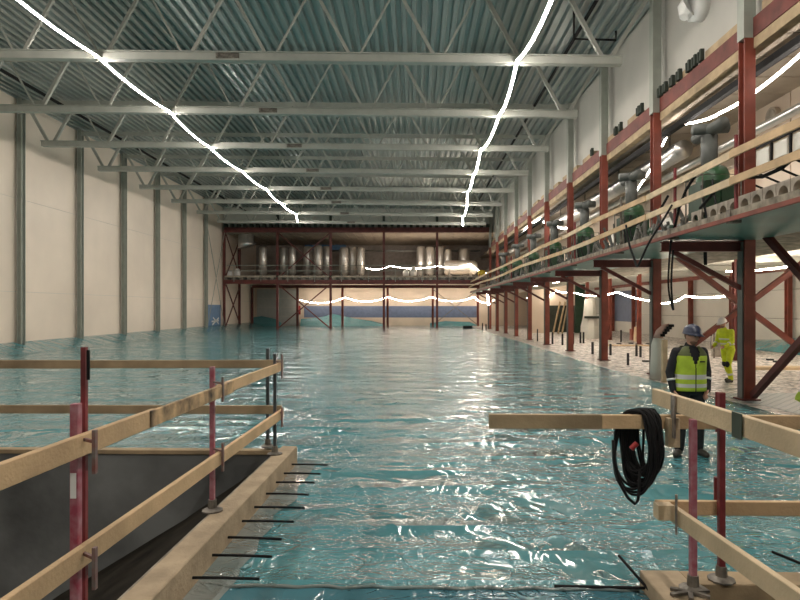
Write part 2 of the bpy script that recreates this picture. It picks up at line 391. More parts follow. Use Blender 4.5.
# ------------------------------------------------------------------ right column row
for n in range(-2, 9):
    d = D(n); w2 = .12 if n < 8 else .1
    e = empty('steel_column', (XR, d, 0))
    b = MB()
    b.box((XR-w2, d-.13, .02), (XR+w2, d-.10, 7.9)); b.box((XR-w2, d+.10, .02), (XR+w2, d+.13, 7.9)); b.box((XR-.02, d-.12, .02), (XR+.02, d+.12, 7.9))
    b.build('lower_shaft', M['red'] if n % 3 != 5 else M['darkred'], e)
    b = MB(); b.box((XR-w2-.03, d-.09, .02), (XR-w2, d+.11, 3.45)); b.build('side_plate', M['sidep'], e)
    b = MB(); b.box((XR-w2-.02, d-.14, 7.9), (XR+w2, d+.14, 11.6)); b.build('upper_shaft', M['gcol'], e)
    b = MB(); b.box((XR-.2, d-.2, 0), (XR+.2, d+.2, .03)); b.build('base_plate', M['darkred'], e)
    tag(e, 'red steel column with grey upper half, %s' % {-2:'standing nearest, right of the picture edge',-1:'in front of the worker in yellow',0:'behind the man in the vest'}.get(n, ORD[n+1] + ' in the row along the walkway'), 'column', 'red columns along the walkway')
    if n > 7: continue
    k = empty('walkway_bracket', (XR, d, 3.4))
    b = MB(); zb = 3.47
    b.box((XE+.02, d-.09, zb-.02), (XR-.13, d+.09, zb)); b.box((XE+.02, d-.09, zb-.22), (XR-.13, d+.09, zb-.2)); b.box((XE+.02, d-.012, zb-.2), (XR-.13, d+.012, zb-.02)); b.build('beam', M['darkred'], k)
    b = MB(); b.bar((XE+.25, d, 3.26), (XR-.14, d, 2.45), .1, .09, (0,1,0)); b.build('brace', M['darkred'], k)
    tag(k, 'dark red bracket beam with slanted brace under the walkway, %s' % ('outside the right edge' if n == -2 else ORD[n+1] + ' from the right'), 'bracket', 'brackets under the walkway')
# crossed bracing
def xbrace(a, b_, c, d_, wd, label, m=M['red'], plate=True):
    e = empty('cross_brace', tuple((Vector(a)+Vector(b_))/2))
    MB().bar(a, b_, wd, wd, (0,1,0)).build('brace', m, e); 
    off = Vector((0, wd*1.05, 0)) if abs(a[1]-b_[1]) < .1 else Vector((wd*1.05, 0, 0))
    MB().bar(Vector(c)+off, Vector(d_)+off, wd, wd, (0,1,0)).build('brace', m, e)
    tag(e, label, 'bracing'); return e
xbrace((7.45,D(0),3.95),(12.6,D(0),.1),(7.45,D(0),.1),(12.6,D(0),3.95),.15,'red crossed braces behind the worker in yellow')
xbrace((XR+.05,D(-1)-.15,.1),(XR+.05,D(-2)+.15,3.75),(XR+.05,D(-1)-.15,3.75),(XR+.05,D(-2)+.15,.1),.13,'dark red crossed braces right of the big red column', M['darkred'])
# posts of the middle row and wall row
def post(x, y, h, wd, m, label, grp=None, name='steel_post'):
    e = empty(name, (x, y, 0))
    b = MB(); b.box((x-wd/2, y-wd/2, .02), (x+wd/2, y-wd/2+.03, h)); b.box((x-wd/2, y+wd/2-.03, .02), (x+wd/2, y+wd/2, h)); b.box((x-.015, y-wd/2, .02), (x+.015, y+wd/2, h)); b.build('shaft', m, e)
    b = MB(); b.box((x-wd*.8, y-wd*.8, 0), (x+wd*.8, y+wd*.8, .025)); b.build('base_plate', m, e)
    tag(e, label, 'post', grp); return e
for i, n in enumerate((1, 3, 4, 5, 6)): post(12.4, D(n), 4.0, .2, M['darkred'] if n < 3 else M['red'], 'slim red steel post in the middle row under the soffit, %s from the front' % ORD[i], 'red posts of the middle row')
for i, n in enumerate((1, 2, 3, 4, 5, 6, 7)): post(XW-.25, D(n), 3.8, .24, M['red'], 'red steel post against the low right wall, %s from the front' % ORD[i], 'red posts on the right wall')
o = MB().box((XW-.4, 10, 3.78), (XW-.15, D(8), 4.0)).build('wall_beam', M['red']); tag(o, 'long red steel beam along the top of the low right wall', 'beam')
for i, n in enumerate((-1, 0, 1, 2, 3)):
    o = MB().box((XR+.14, D(n)-.08, 3.8), (XW-.42, D(n)+.08, 4.0)).build('cross_beam', M['soffit']); tag(o, 'pale cross beam under the ribbed soffit, %s from the front' % ORD[i], 'beam', 'cross beams under the soffit')
# far frame posts
for k in range(5):
    x = -18.5 + 5.16*k; e = empty('frame_post', (x, D(8), 0))
    b = MB(); b.box((x-.11, D(8)-.1, 0), (x+.11, D(8)+.1, 9.4)); b.build('shaft', M['darkred'], e)
    if k > 0: b = MB(); b.box((x-.12, D(8)-.13, 10.0), (x+.12, D(8)+.1, 11.2)); b.build('hanger', M['dark'], e)
    tag(e, 'dark red tall front post of the far steel frame, %s from the left' % ORD[k], 'post', 'front posts of the far frame')
for k in range(6):
    x = -18.5 + 5.13*k; e = MB().box((x-.12, D(10)-.12, 0), (x+.12, D(10)+.12, 4.4)).build('frame_post', M['darkred' if k < 2 else 'red']); tag(e, 'red rear post under the far mezzanine, %s from the left' % ORD[k], 'post', 'rear posts of the far frame')
e = MB().box((XL-.1, D(9)-.12, 0), (XL+.12, D(9)+.12, 9.3)).build('frame_post', M['darkred']); tag(e, 'dark red post standing beside the left wall inside the far frame', 'post')
XB = [-18.5 + 5.16*k for k in range(6)]
def far_x(xa, xb_, z0, z1, y, wd, label, m=M['darkred']): xbrace((xa,y,z0),(xb_,y,z1),(xa,y,z1),(xb_,y,z0),wd,label,m)
far_x(XB[1]+.1, XB[2]-.1, .1, 4.3, D(8), .11, 'dark crossed braces low in the second bay of the far frame')
far_x(XB[1]+.1, XB[2]-.1, 5.0, 9.3, D(8), .11, 'dark crossed braces high in the second bay of the far frame')
far_x(-18.5+5.13*4, -18.5+5.13*5, .1, 4.2, D(10)-.2, .07, 'thin crossed rods at the right end under the far mezzanine', M['steel'])
xbrace((XL+.05,D(8)+.1,.1),(XL+.05,D(9),4.3),(XL+.05,D(8)+.1,4.3),(XL+.05,D(9),.1),.1,'dark crossed braces low beside the left wall', M['darkred'])
xbrace((XL+.05,D(8)+.1,5),(XL+.05,D(9),9.2),(XL+.05,D(8)+.1,9.2),(XL+.05,D(9),5),.09,'dark crossed braces high beside the left wall', M['darkred'])
# railing of the far mezzanine
e = empty('mezzanine_railing', (-5, D(8), 5.0))
for z in (P(0,265.5,D(8)).z, P(0,271,D(8)).z): MB().tube([(XL+.3, D(8)-.2, z), (XR-2, D(8)-.2, z)], .035, 6).build('rail', M['gcol'], e)
x = XL+1
while x < XR-2: MB().tube([(x, D(8)-.2, 4.6), (x, D(8)-.2, P(0,265.5,D(8)).z)], .03, 6).build('baluster', M['gcol'], e); x += 2.6
tag(e, 'pale grey two-bar railing along the far mezzanine', 'railing')

# upper beam along the wall with timber shuttering
e = empty('wall_girder', (7.45, 30, 8.1))
b = MB(); b.box((7.36, 3, 7.90), (7.60, D(8), 8.33)); b.build('beam', M['darkred2'], e)
b = MB(); b.box((7.38, 3, 7.66), (7.62, D(8), 7.90)); b.build('timber_packing', M['timber_g'], e)
y = 5.0; k = 0
while y < D(8):
    L_ = [2.7, 1.1, 2.2, 1.6][k % 4]; b = MB(); b.box((7.40, y, 8.33), (7.60, y+L_, 8.33+.22)); b.build('timber_board', M['timber_g'], e); y += L_ + .9; k += 1
tag(e, 'long red girder with timber boards under the upper right wall', 'girder')
pr = None
for i, (px_, py) in enumerate(((663,86),(668,83),(675,78),(682,75),(692,67),(698,63),(704,58),(641,112),(644,110),(618,128),(623,125),(594,148))):
    q = PX(px_, py, 7.42)
    if pr is None:
        pr = empty('wedge_block', (0,0,0), True)
        MB().box((-.05,-.11,-.16), (.05,-.02,.13)).build('wedge', M['dark'], pr); MB().box((-.05,.03,-.16), (.05,.1,.1)).build('wedge', M['dark'], pr)
        o = pr
    else: o = dup(pr)
    o.location = (7.33, q.y, 8.5)
    tag(o, 'small pair of dark wedges on the red girder, %s %s the second column' % ((ORD[i], 'right of') if i < 7 else (ORD[i-7], 'left of')), 'wedge', 'dark wedges on the girder')

# ------------------------------------------------------------------ rope lights
def sag(a, b_, s, n=6): return [Vector(a).lerp(Vector(b_), i/n) - Vector((0,0,s*4*(i/n)*(1-i/n))) for i in range(n)]
M['channel'] = mat('white lamp channel', (.5,.5,.48), .6)
def rope(pts, rad, m, label, s=.2, n=6, sub=5, shade=False):
    q = []
    for i in range(len(pts)-1): q += sag(pts[i], pts[i+1], s, sub)
    q.append(Vector(pts[-1]))
    if shade:                                   # lamp strip in a channel that is open downwards
        e = empty('rope_light', tuple(q[len(q)//2])); lo, hi = MB(), MB(); lo.tube(q, rad, 8); hi.tube(q, rad*1.02, 8)
        lo.f = [f for i, f in enumerate(lo.f[:-2]) if i % 8 < 4]; hi.f = [f for i, f in enumerate(hi.f[:-2]) if i % 8 >= 4]
        lo.m = [0]*len(lo.f); hi.m = [0]*len(hi.f)
        lo.build('light_strip', m, e, True); hi.build('channel', M['channel'], e, True); tag(e, label, 'light'); return e
    o = MB().tube(q, rad, n).build('rope_light', m, smooth=True)
    tag(o, label, 'light'); return o
LZ = 9.55
rope([(-9.5 + .12*math.sin(n*2.1), D(n)-.3, LZ) for n in range(-5, 7)] + [(-10.3, D(7)-.4, 9.6)], .037, M['rope'], 'long glowing rope light hung from the trusses on the left', .12, shade=True)
rope([(3.1 + (.0 if n < 3 else .25*(n-3)) + (.12 if n%2 else -.05), D(n)-.3, 9.4) for n in range(-5, 8)], .042, M['rope'], 'long glowing rope light hung from the trusses on the right', .3, shade=True)
rope([P(x_, y_, D(10)-.14) for x_, y_ in ((300,300),(345,297.5),(388,297),(431,297),(474,297),(494,300))], .035, M['rope_low'], 'glowing rope light sagging under the far mezzanine', .5)
rope([P(x_, y_, 60) for x_, y_ in ((366,268),(390,266),(438,266),(470,264),(490,273))], .035, M['rope_low'], 'glowing rope light along the tanks on the far mezzanine', .25)
rope([PX(x_, y_, 11.0) for x_, y_ in ((527,298),(545,299),(556,291),(576,293),(594,296),(617,292),(650,301),(668,303),(685,296),(727,296))], .032, M['rope_low'], 'glowing rope light strung between posts under the walkway', .06)
rope([PX(x_, y_, 7.9) for x_, y_ in ((860,10),(800,55),(752,94),(720,113),(700,121),(676,124),(668,132),(662,146))], .035, M['rope_room'], 'glowing rope light hanging in the machine room, nearest piece', .03)
rope([PX(x_, y_, 7.9) for x_, y_ in ((655,163),(637,190))], .035, M['rope_room'], 'short glowing rope light piece hanging behind the second red column', .0)
rope([PX(x_, y_, 7.9) for x_, y_ in ((568,228),(552,224),(540,219),(530,222),(522,233))], .05, M['rope_room'], 'glowing rope light at the far end of the machine room', .1)
rope([PX(x_, y_, 8.3) for x_, y_ in ((640,261),(611,268),(593,273),(570,278),(545,283),(530,286))], .035, M['rope_low'], 'glowing rope light fixed under the soffit behind the columns', .08)
rope([(13.5, y, 3.6) for y in (5, 10, 15, 20, 26)], .035, M['rope_low'], 'glowing rope light under the soffit beyond the right picture edge', .1)
rope([P(x_, y_, 56) for x_, y_ in ((487,292),(489,305))], .09, M['rope_low'], 'short bright hanging lamp coil at the far end of the walkway', 0)

# ------------------------------------------------------------------ walkway guard rail (timber on red posts)
def edge_rail(z_of, label):
    e = empty('guard_rail', (XE, 20, 4))
    y = 6.0; k = 0
    while y < D(7)+3:
        L_ = 4.0 if y < 30 else 6
        b = MB(); za, zb = z_of(y), z_of(y+L_)
        b.bar((XE-.02+.02*(k%2), y, za), (XE-.02+.02*(k%2), y+L_+.25, zb), .035, .13); b.build('board', M['timber_p'] if k%2 else M['timber'], e); y += L_; k += 1
    tag(e, label, 'rail')
edge_rail(lambda y: 4.60 + .03*math.sin(y*.8), 'upper timber guard board along the edge of the raised walkway')
edge_rail(lambda y: 4.11 + .06*math.sin(y*1.3+1), 'lower timber guard board along the edge of the raised walkway')
for i, y in enumerate((10.2, 12.6, 15.9, 20.5, 24.5, 29, 34, 39, 45, 51)):
    e = empty('rail_post', (XE+.06, y, 3.6))
    MB().tube([(XE+.06, y, 3.66), (XE+.06, y, 4.95)], .035, 6).build('tube', M['post_r'] if i % 3 != 2 else M['steel'], e)
    MB().box((XE-.08, y-.06, 3.45), (XE+.12, y+.06, 3.68)).build('clamp', M['steel'], e)
    tag(e, 'slim %s guard post on the walkway edge, %s from the front' % ('dark red' if i % 3 != 2 else 'grey', ORD[i]), 'post', 'guard posts on the walkway')

# ------------------------------------------------------------------ machines on the walkway
def make_machine():
    t = empty('pump_unit', (0,0,0), True)
    b = MB(); b.lathe([(.0,0),(.30,.02),(.33,.1),(.33,1.05),(.27,1.2),(.12,1.27),(.0,1.28)], (0,0,.12), 20); b.build('vessel', M['green'], t, True)
    b = MB(); b.box((-.36,-.34,.25), (-.33,.34,1.0)); b.box((.0,-.38,.15),(.34,-.3,1.0)); b.box((-.34,-.38,.15),(-.04,-.30,1.0)); b.build('side_panel', M['dgreen'], t)
    b = MB(); b.box((-.4,-.4,0), (.4,.4,.12)); b.build('base', M['steel'], t)
    b = MB()
    for s in (-1, 1): b.tube([(-.4,s*.38,.1), (-.4,s*.38,1.12), (.4,s*.38,1.12), (.4,s*.38,.1)], .02, 6)
    b.tube([(-.4,-.38,1.12), (-.4,.38,1.12)], .02, 6); b.build('frame', M['steel'], t)
    b = MB(); b.tube([(.05,.25,1.2), (.05,.25,2.1)], .17, 14); b.build('duct', M['ductg'], t, True)
    b = MB(); b.tube([(.05,-.35,2.2), (.05,.85,2.2)], .13, 14); b.tube([(-.3,.25,2.22), (.45,.25,2.28)], .12, 12); b.build('duct_head', M['ductg'], t, True)
    b = MB(); b.tube([(-.38,-.3,.9), (-.42,-.45,.6), (-.4,-.6,.1), (-.3,-.8,.04)], .025, 6); b.tube([(-.2,-.4,1.0), (-.3,-.6,.9), (-.38,-.9,.4), (-.35,-1.2,.05)], .02, 6); b.build('hose', M['black'], t, True)
    return t
mc = make_machine()
for i, y in enumerate((12.8, 17.5, 22.4, 27.3, 32.2, 37.2, 43)):
    o = mc if i == 0 else dup(mc)
    o.location = (6.35, y, 3.66)
    tag(o, 'green round machine with grey duct on top on the walkway, %s from the front' % ORD[i], 'machine', 'green machines on the walkway')
# clutter of valves and pipes between the machines
for i, y in enumerate((13.9, 15.1, 16.3, 18.7, 20.0, 21.2, 23.7, 25.2, 28.8, 30.6, 34.2, 36.0, 39.5, 41.5, 46, 50)):
    e = empty('valve_assembly', (6.2, y, 3.66))
    b = MB()
    for k in range(9): a = random.uniform(-.55,.55); b.tube([(6.2+random.uniform(-.3,.3), y+a, 3.66), (6.2+random.uniform(-.3,.3), y+a+random.uniform(-.2,.2), 3.95+random.random()*.65)], .022+.025*random.random(), 7)
    b.tube([(6.1,y-.6,3.85), (6.15,y,3.92), (6.2,y+.6,3.8)], .06, 8); b.build('pipes', M['ductg' if i % 2 else 'sidep'], e)
    b = MB(); b.lathe([(.0,0),(.12,0),(.12,.03),(.0,.03)], (6.05,y,4.35), 14); b.build('hand_wheel', M['redp' if i % 2 else 'green'], e)
    MB().lathe([(0,0),(.16,0),(.16,.22+.1*(i%3)),(.08,.34+.1*(i%3)),(0,.34+.1*(i%3))], (6.45,y,3.66), 12).build('motor', M['dgreen'], e)
    tag(e, 'tangle of small pipes and valves on the walkway, %s group from the front' % ORD[i], 'valves', 'pipe and valve groups on the walkway')
# big round ducts under the machine room ceiling
e = empty('ventilation_duct', (8.6, 30, 7.2))
pts = []; rad = []; y = 19.0
while y < 25: pts += [(8.5,y,7.05),(8.5,y+.06,7.05)]; rad += [.30,.26]; y += .12
pts += [(8.5,25.3,7.05),(8.5,D(8),7.05)]; rad += [.3,.3]
MB().tube(pts, rad, 16).build('pipe', M['alu'], e, True)
for y in range(20, 56, 5): MB().box((8.47,y,7.3),(8.53,y+.04,7.8)).build('strap', M['steel'], e)
tag(e, 'big silver ribbed ventilation duct under the machine room ceiling', 'duct')
o = MB().tube([(9.2,12,6.8),(9.2,D(8),6.8)], .12, 12).build('ventilation_duct', M['alu'], smooth=True); tag(o, 'thin silver pipe on the machine room wall beside the big duct', 'duct')
for i, (x, z) in enumerate(((7.75, 7.4),(8.0,7.55))):
    o = MB().box((x-.07, 4, z-.08), (x+.07, D(8), z+.08)).build('cable_tray', M['black']); tag(o, 'black cable tray under the machine room ceiling, %s' % ('nearer the hall' if i == 0 else 'nearer the wall'), 'cable tray')
e = empty('round_vent', tuple(PX(775,117,9.98)))
q = PX(775,117,9.98)
MB().tube([(9.86,q.y,q.z),(9.99,q.y,q.z)], .27, 20).build('ring', M['soffit_b'], e); MB().tube([(9.84,q.y,q.z),(9.87,q.y,q.z)], .21, 20).build('opening', M['conc'], e)
tag(e, 'round vent on the machine room wall at upper right', 'vent')
q = PX(703,8,7.6); e = empty('wall_duct_collar', tuple(q))
b = MB(); b.tube([(7.3,q.y,q.z),(7.62,q.y,q.z)], .34, 18); b.build('collar', M['white'], e, True)
b = MB(); b.tube([(7.28,q.y,q.z),(7.2,q.y+.1,q.z-.06),(7.12,q.y+.05,q.z-.22)], [.34,.27,.12], 9); b.build('plastic_cover', M['white'], e)
tag(e, 'white round duct collar wrapped in plastic high on the upper wall', 'duct collar')
# pale door and frames on the machine room wall
for i, (y0, y1, z0, z1) in enumerate(((17.6,18.9,3.7,6.4),(22.6,24.4,3.7,5.6),(28,30,3.7,5.8),(35,38,3.7,5.6))):
    e = empty('wall_cabinet', (9.9, y0, z0)); MB().box((9.8,y0,z0), (9.98,y1,z1)).build('body', M['soffit_b'], e)
    MB().box((9.78,y0+.1,z0+.1), (9.8,y1-.1,z1-.1)).build('door', M['soffit' if i else 'timber_p'], e)
    tag(e, 'tall pale cabinet on the machine room wall, %s from the front' % ORD[i], 'cabinet', 'cabinets on the machine room wall')
# black rack with pale panels
e = empty('pipe_rack', (8.2, 12, 5.6))
b = MB()
for z in (5.35, 5.85): b.bar((8.2, 8, z), (8.2, 15.2, z), .05, .06)
y = 8.2; k = 0
while y < 15.2: b.bar((8.2,y,5.3), (8.2,y,5.9), .05, .05); b.bar((8.2,y,5.3),(8.9,y,5.0), .04, .04); y += .7
b.bar((8.9,8,5.0),(8.9,15.2,5.0), .05,.05); b.build('frame', M['black'], e)
y = 8.35
while y < 14.8: MB().box((8.22,y,5.42),(8.25,y+.5,5.78)).build('panel', M['soffit'], e); y += .7
tag(e, 'black steel rack with pale panels behind the walkway rail', 'rack')
# row of hollow blocks lying on the walkway
def holed(b, y0, y1, z0, z1, x0, x1, r):
    cy, cz = (y0+y1)/2, (z0+z1)/2; n = 16
    for xx, fl_ in ((x0, 1), (x1, 0)):
        vs = []
        for j in range(n):
            a = 2*PI*j/n; c, s_ = math.cos(a), math.sin(a); k = 1/max(abs(c), abs(s_)); vs.append((xx, cy+c*k*(y1-y0)/2, cz+s_*k*(z1-z0)/2)); vs.append((xx, cy+c*r, cz+s_*r))
        fs = [(2*j, 2*((j+1)%n), 2*((j+1)%n)+1, 2*j+1) for j in range(n)]
        b.add(vs, fs)
    vs = []
    for j in range(n): a = 2*PI*j/n; vs += [(x0, cy+math.cos(a)*r, cz+math.sin(a)*r), (x1, cy+math.cos(a)*r, cz+math.sin(a)*r)]
    b.add(vs, [(2*j, 2*((j+1)%n), 2*((j+1)%n)+1, 2*j+1) for j in range(n)])
    b.add([(x0,y0,z0),(x1,y0,z0),(x1,y1,z0),(x0,y1,z0),(x0,y0,z1),(x1,y0,z1),(x1,y1,z1),(x0,y1,z1)], [(0,3,2,1),(4,5,6,7),(0,1,5,4),(2,3,7,6)])
y = 8.0; k = 0
while y < 12.6:
    b = MB(); holed(b, y, y+.36, 3.66, 4.06, 5.95, 6.15, .13); o = b.build('hollow_block', M['conc'])
    tag(o, 'pale hollow block with round hole on the walkway edge, %s from the front' % ORD[k], 'block', 'hollow blocks on the walkway'); y += .38; k += 1
# hanging black cables from the walkway
for i, (x_, y_, d_) in enumerate(((640,243,13.0),(671,250,13.0),(705,262,12.9))):
    if i == 0: pts = [P(672,205,12.4), P(662,222,12.3), P(650,240,12.2), P(640,262,12.3), P(637,268,12.4), P(634,258,12.6), P(629,245,12.8), P(626,225,13)]
    elif i == 1: pts = [P(671,240,12.9), P(669,262,12.8), P(668,285,12.8), P(670,300,12.8), P(674,313,12.8), P(672,300,12.9), P(671,280,12.9), P(673,250,12.9)]
    else: pts = [P(705,240,16), P(705.5,265,16)]
    if i < 2:
        for _ in range(2): pts = [pts[0]] + [c for a, c_ in zip(pts[:-1], pts[1:]) for c in (a.lerp(c_, .25), a.lerp(c_, .75))] + [pts[-1]]
    o = MB().tube(pts, .022 if i < 2 else .05, 6).build('hanging_cable', M['black'], smooth=True)
    tag(o, ['black cable looping under the walkway left of the second column','black cable loop hanging above the man in the vest','short black pipe stub hanging under the soffit'][i], 'cable')
for i, pts in enumerate(([ (800,152),(782,168),(762,177),(735,178),(722,182),(712,195),(700,208)], [(695,176),(686,190),(680,205),(676,222),(673,232)], [(668,196),(660,210),(648,217),(640,222),(630,228)])):
    o = MB().tube([PX(a, b_, 5.45) for a, b_ in pts], .03, 6).build('power_cable', M['black'], smooth=True)
    tag(o, ['thick black cable slung along the walkway rail at far right','black cable draped over the rail beside the nearest green machine','black cable sagging over the rail by the second machine'][i], 'cable')

# ------------------------------------------------------------------ tanks on the far mezzanine
DT = P(0,277.5,D(8)).z
dk = DK
def tank(px_, wpx, ytop, d_, lab):
    r = wpx*d_/F/2; c = (P(px_,0,d_).x, d_, dk); h = P(0,ytop,d_).z - dk
    e = empty('steel_tank', c)
    MB().lathe([(0,.25),(r*.6,.3),(r,.5),(r,h-.25),(r*.8,h-.08),(0,h)], c, 20).build('shell', M['inox'], e, True)
    for k in range(3):
        a = k*2.1; b = MB(); b.tube([(c[0]+r*.7*math.cos(a), d_+r*.7*math.sin(a), dk), (c[0]+r*.7*math.cos(a), d_+r*.7*math.sin(a), dk+.4)], .05, 6); b.build('leg', M['steel'], e)
    MB().lathe([(r+.02,0),(r+.02,.08)], (c[0],d_,dk+h*.55), 20).build('band', M['alu'], e)
    tag(e, lab, 'tank', 'steel tanks on the far mezzanine')
for i, (a, b_, c_) in enumerate(((263,8,246),(284,8,247),(292.5,7,247),(308,9,246),(318,9,245),(327,9,246),(344,9,247),(352.5,9,246),(361,8,247),(421,9,246),(430,9,246.5),(440,10,246),(448,7,249),(464,11,248))):
    tank(a, b_, c_, 63.0 + (i % 2)*1.2, 'tall shiny steel tank on the far mezzanine, %s from the left' % ORD[i])
e = empty('horizontal_tank', (P(460,0,61).x, 61, dk)); q = dk+.95
MB().tube([(P(444,0,61).x,61,q),(P(446,0,61).x,61,q),(P(474,0,61).x,61,q),(P(477,0,61).x,61,q)], [.5,.75,.75,.5], 18).build('shell', M['inox'], e, True)
for x_ in (450, 470): MB().box((P(x_,0,61).x-.12,60.6,dk),(P(x_,0,61).x+.12,61.4,dk+.4)).build('saddle', M['steel'], e)
tag(e, 'low shiny horizontal tank at the right of the far mezzanine', 'tank')
o = MB().tube([P(246,226,60),P(246,243,60),P(247,246,60)], [.75,.75,.95], 16).build('exhaust_pipe', M['alu'], smooth=True); tag(o, 'thick silver exhaust pipe hanging at the left of the far mezzanine', 'pipe')
o = MB().tube([P(330,251,69.75),P(480,251,69.75)], .12, 8).build('supply_pipe', M['alu'], smooth=True); tag(o, 'horizontal silver pipe behind the tanks on the far mezzanine', 'pipe')
q = P(326,245,69.5); o = MB().box((P(305,0,69.5).x,69.4,P(0,250,69.5).z),(P(346,0,69.5).x,69.5,P(0,243,69.5).z)).build('sign_panel', M['blue']); tag(o, 'blue panel on the wall behind the tanks', 'sign')
o = MB().lathe([(0,0),(.35,0),(.4,.3),(.3,.55),(0,.6)], (P(482,0,58.6).x,58.8,dk), 14).build('supply_bag', M['yellow'], smooth=True); tag(o, 'yellow bag at the right end of the far mezzanine', 'bag')
for i, (x_, h_) in enumerate(((406,.7),(413.5,1.0),(228.5,.6),(236.5,.8))):
    o = MB().lathe([(0,0),(.3,0),(.33,h_*.6),(.15,h_),(0,h_)], (P(x_,0,59.5).x,59.8,dk), 10).build('supply_bag', M['white'], smooth=True); tag(o, ['white bundle behind the railing, left of the steel tank group','taller white bundle behind the railing beside the right tank group','small white bundle at the left end of the far mezzanine','larger white bundle at the left end of the far mezzanine'][i], 'bag')
# sectional door and items by the far wall
e = empty('door_1', (P(278,0,69.8).x, 69.8, 0)); xa, xb_ = P(257,0,69.9).x, P(299,0,69.9).x
for k in range(4): MB().box((xa,69.85,.05+k*1.05),(xb_,69.95,1.08+k*1.05)).build('door_leaf', M['door'], e)
struct(e)
o = MB().lathe([(0,0),(.16,0),(.16,.9),(.08,1.05),(0,1.05)], (P(298,0,69).x,69.82,1.3), 12).build('fire_extinguisher', M['redp'], smooth=True); tag(o, 'red extinguisher on the far wall beside the grey door', 'fire extinguisher')
def drape(pts, d_, label):
    b = MB(); n = len(pts); q = []
    for x_, y_ in pts: q.append(P(x_, y_, d_))
    vs = [v for v in q] + [Vector((v.x, d_-.5 - (v.z)*.2, 0)) for v in q]
    b.add(vs, [(i, i+1, n+i+1, n+i) for i in range(n-1)]); o = b.build('draped_sheet', M['film']); tag(o, label, 'plastic sheet')
drape([(232,320),(262,316),(276,319),(282,323)], 69.7, 'teal sheet heaped against the wall below the grey door')
drape([(301,319),(322,317),(333,314),(352,318),(372,321),(385,324)], 69.6, 'teal sheet heaped in a long slope against the far wall')
drape([(430,323),(445,321),(470,322),(478,325)], 69.6, 'teal sheet turned up at the right end of the far wall')
o = MB().box((P(463,0,60).x,59.6,0),(P(472,0,60).x,60.4,.25)).build('material_pile', M['black']); tag(o, 'small dark pile on the film under the far mezzanine', 'pile')

# ------------------------------------------------------------------ things on the pale floor under the walkway
e = empty('partition_room', (11, 50, 0))
MB().box((P(529,0,49).x,49,0),(P(549,0,49).x,49.15,3.95)).build('wall_panel', M['beige'], e)
MB().box((P(549,0,49).x,49.05,2.25),(P(583,0,49).x,49.15,3.95)).build('lintel', M['beige'], e)
MB().box((P(549,0,49).x,50.6,0),(P(583,0,49).x,50.7,2.3)).build('dark_opening', M['dark'], e)
MB().box((P(567,0,49).x,48.95,0),(P(571,0,49).x,49.15,2.3)).build('jamb', M['soffit'], e)
MB().box((P(575,0,49).x,48.95,0),(P(585,0,49).x,49.15,3.95)).build('end_panel', M['dgreen'], e)
tag(e, 'beige partition with a dark doorway behind the red columns', 'partition')
for i, (x0, x1) in enumerate(((553,560),(558,565),(562,568))):
    o = MB().bar(P(x0,333.7,47.6), P(x1,302,48.7), .06, .2).build('leaning_board', M['timber_g']); tag(o, 'brown board leaning in the dark doorway, %s from the left' % ORD[i], 'board', 'boards leaning in the doorway')
q = P(590,330,40)
e = empty('wrapped_machine', (q.x, 40, 0)); MB().lathe([(0,0),(.62,0),(.6,.8),(.45,1.5),(.35,2.6),(0,2.7)], (q.x,40,0), 9).build('cover', M['soffit'], e); MB().box((q.x-.5,39.35,1.35),(q.x+.5,39.6,1.5)).build('dark_band', M['dark'], e)
tag(e, 'tall machine wrapped in pale plastic behind the red columns', 'machine')
def stub(x_, ytop, ybot, wpx, label, i=0):
    d_ = EYE*F/(ybot-CY); r = max(.04, wpx*d_/F/2)
    o = MB().tube([P(x_,ybot,d_)-Vector((0,0,.02)), P(x_,ytop,d_)], r, 10).build('pipe_stub', M['blackp']); tag(o, label, 'pipe', 'black pipe stubs in the pale floor')
ST = [(628,353,365,2.6),(610.5,344,355,2.5),(592.5,342,354,2.6),(636.5,345,356,2.4),(640.5,346,357,2.4),(621,330,342,1.8),(580.5,332,343,2),(583.5,332,343,2),(562.5,334,345,2),(573.5,333,344,1.6),(552.5,332,344,2),(537.5,329,341,1.3),(705,335,349,0),(711.5,331,349,1.6),(612,322,331,0),(482.5,323,330,1.2),(486,324,330,1.2),(488.5,305,329,1.6)]
ST = [s for s in ST if s[3]]
for i, s in enumerate(sorted(ST, key=lambda s: s[0])): stub(*s, 'black pipe stub rising from the pale floor, %s counted from the left' % ORD[i] if i < 16 else 'black pipe stub rising from the pale floor, rightmost one')
# flat black caps and pale foam strips in the floor
for i, (x_, y_) in enumerate(((619,344),(631,343.5),(638,344.5),(648,344),(646,361.5),(699,361),(770,360),(789,359.5),(777,362))):
    d_ = EYE*F/(y_-CY); o = MB().lathe([(0,0),(.14,0),(.14,.06),(0,.06)], (P(x_,y_,d_).x, d_, -.012), 12).build('floor_disc', M['blackp']); tag(o, 'flat black disc in the pale floor, %s counted from the left' % ORD[sorted([619,631,638,648,646,699,770,789,777]).index(x_)], 'disc', 'flat pipe caps in the pale floor')
o = MB().bar(P(600,346,32)+Vector((0,0,.05)), P(650,346.5,31.5)+Vector((0,0,.05)), .3, .06).build('foam_strip', M['timber_p']); tag(o, 'pale foam strip lying behind the black pipe stubs', 'strip')
d_ = EYE*F/(369-CY); o = MB().box((P(750,0,d_).x, d_-.25, -.01),(XW-1, d_+.3, .08)).build('timber_stack', M['timber_p']); tag(o, 'long pale plank lying across the floor behind the big column', 'plank')
drape_pts = [(XW-.1, 19, .9), (XW-.1, 24, 1.1), (XW-.1, 29, .5), (XW-.1, 33, .3)]
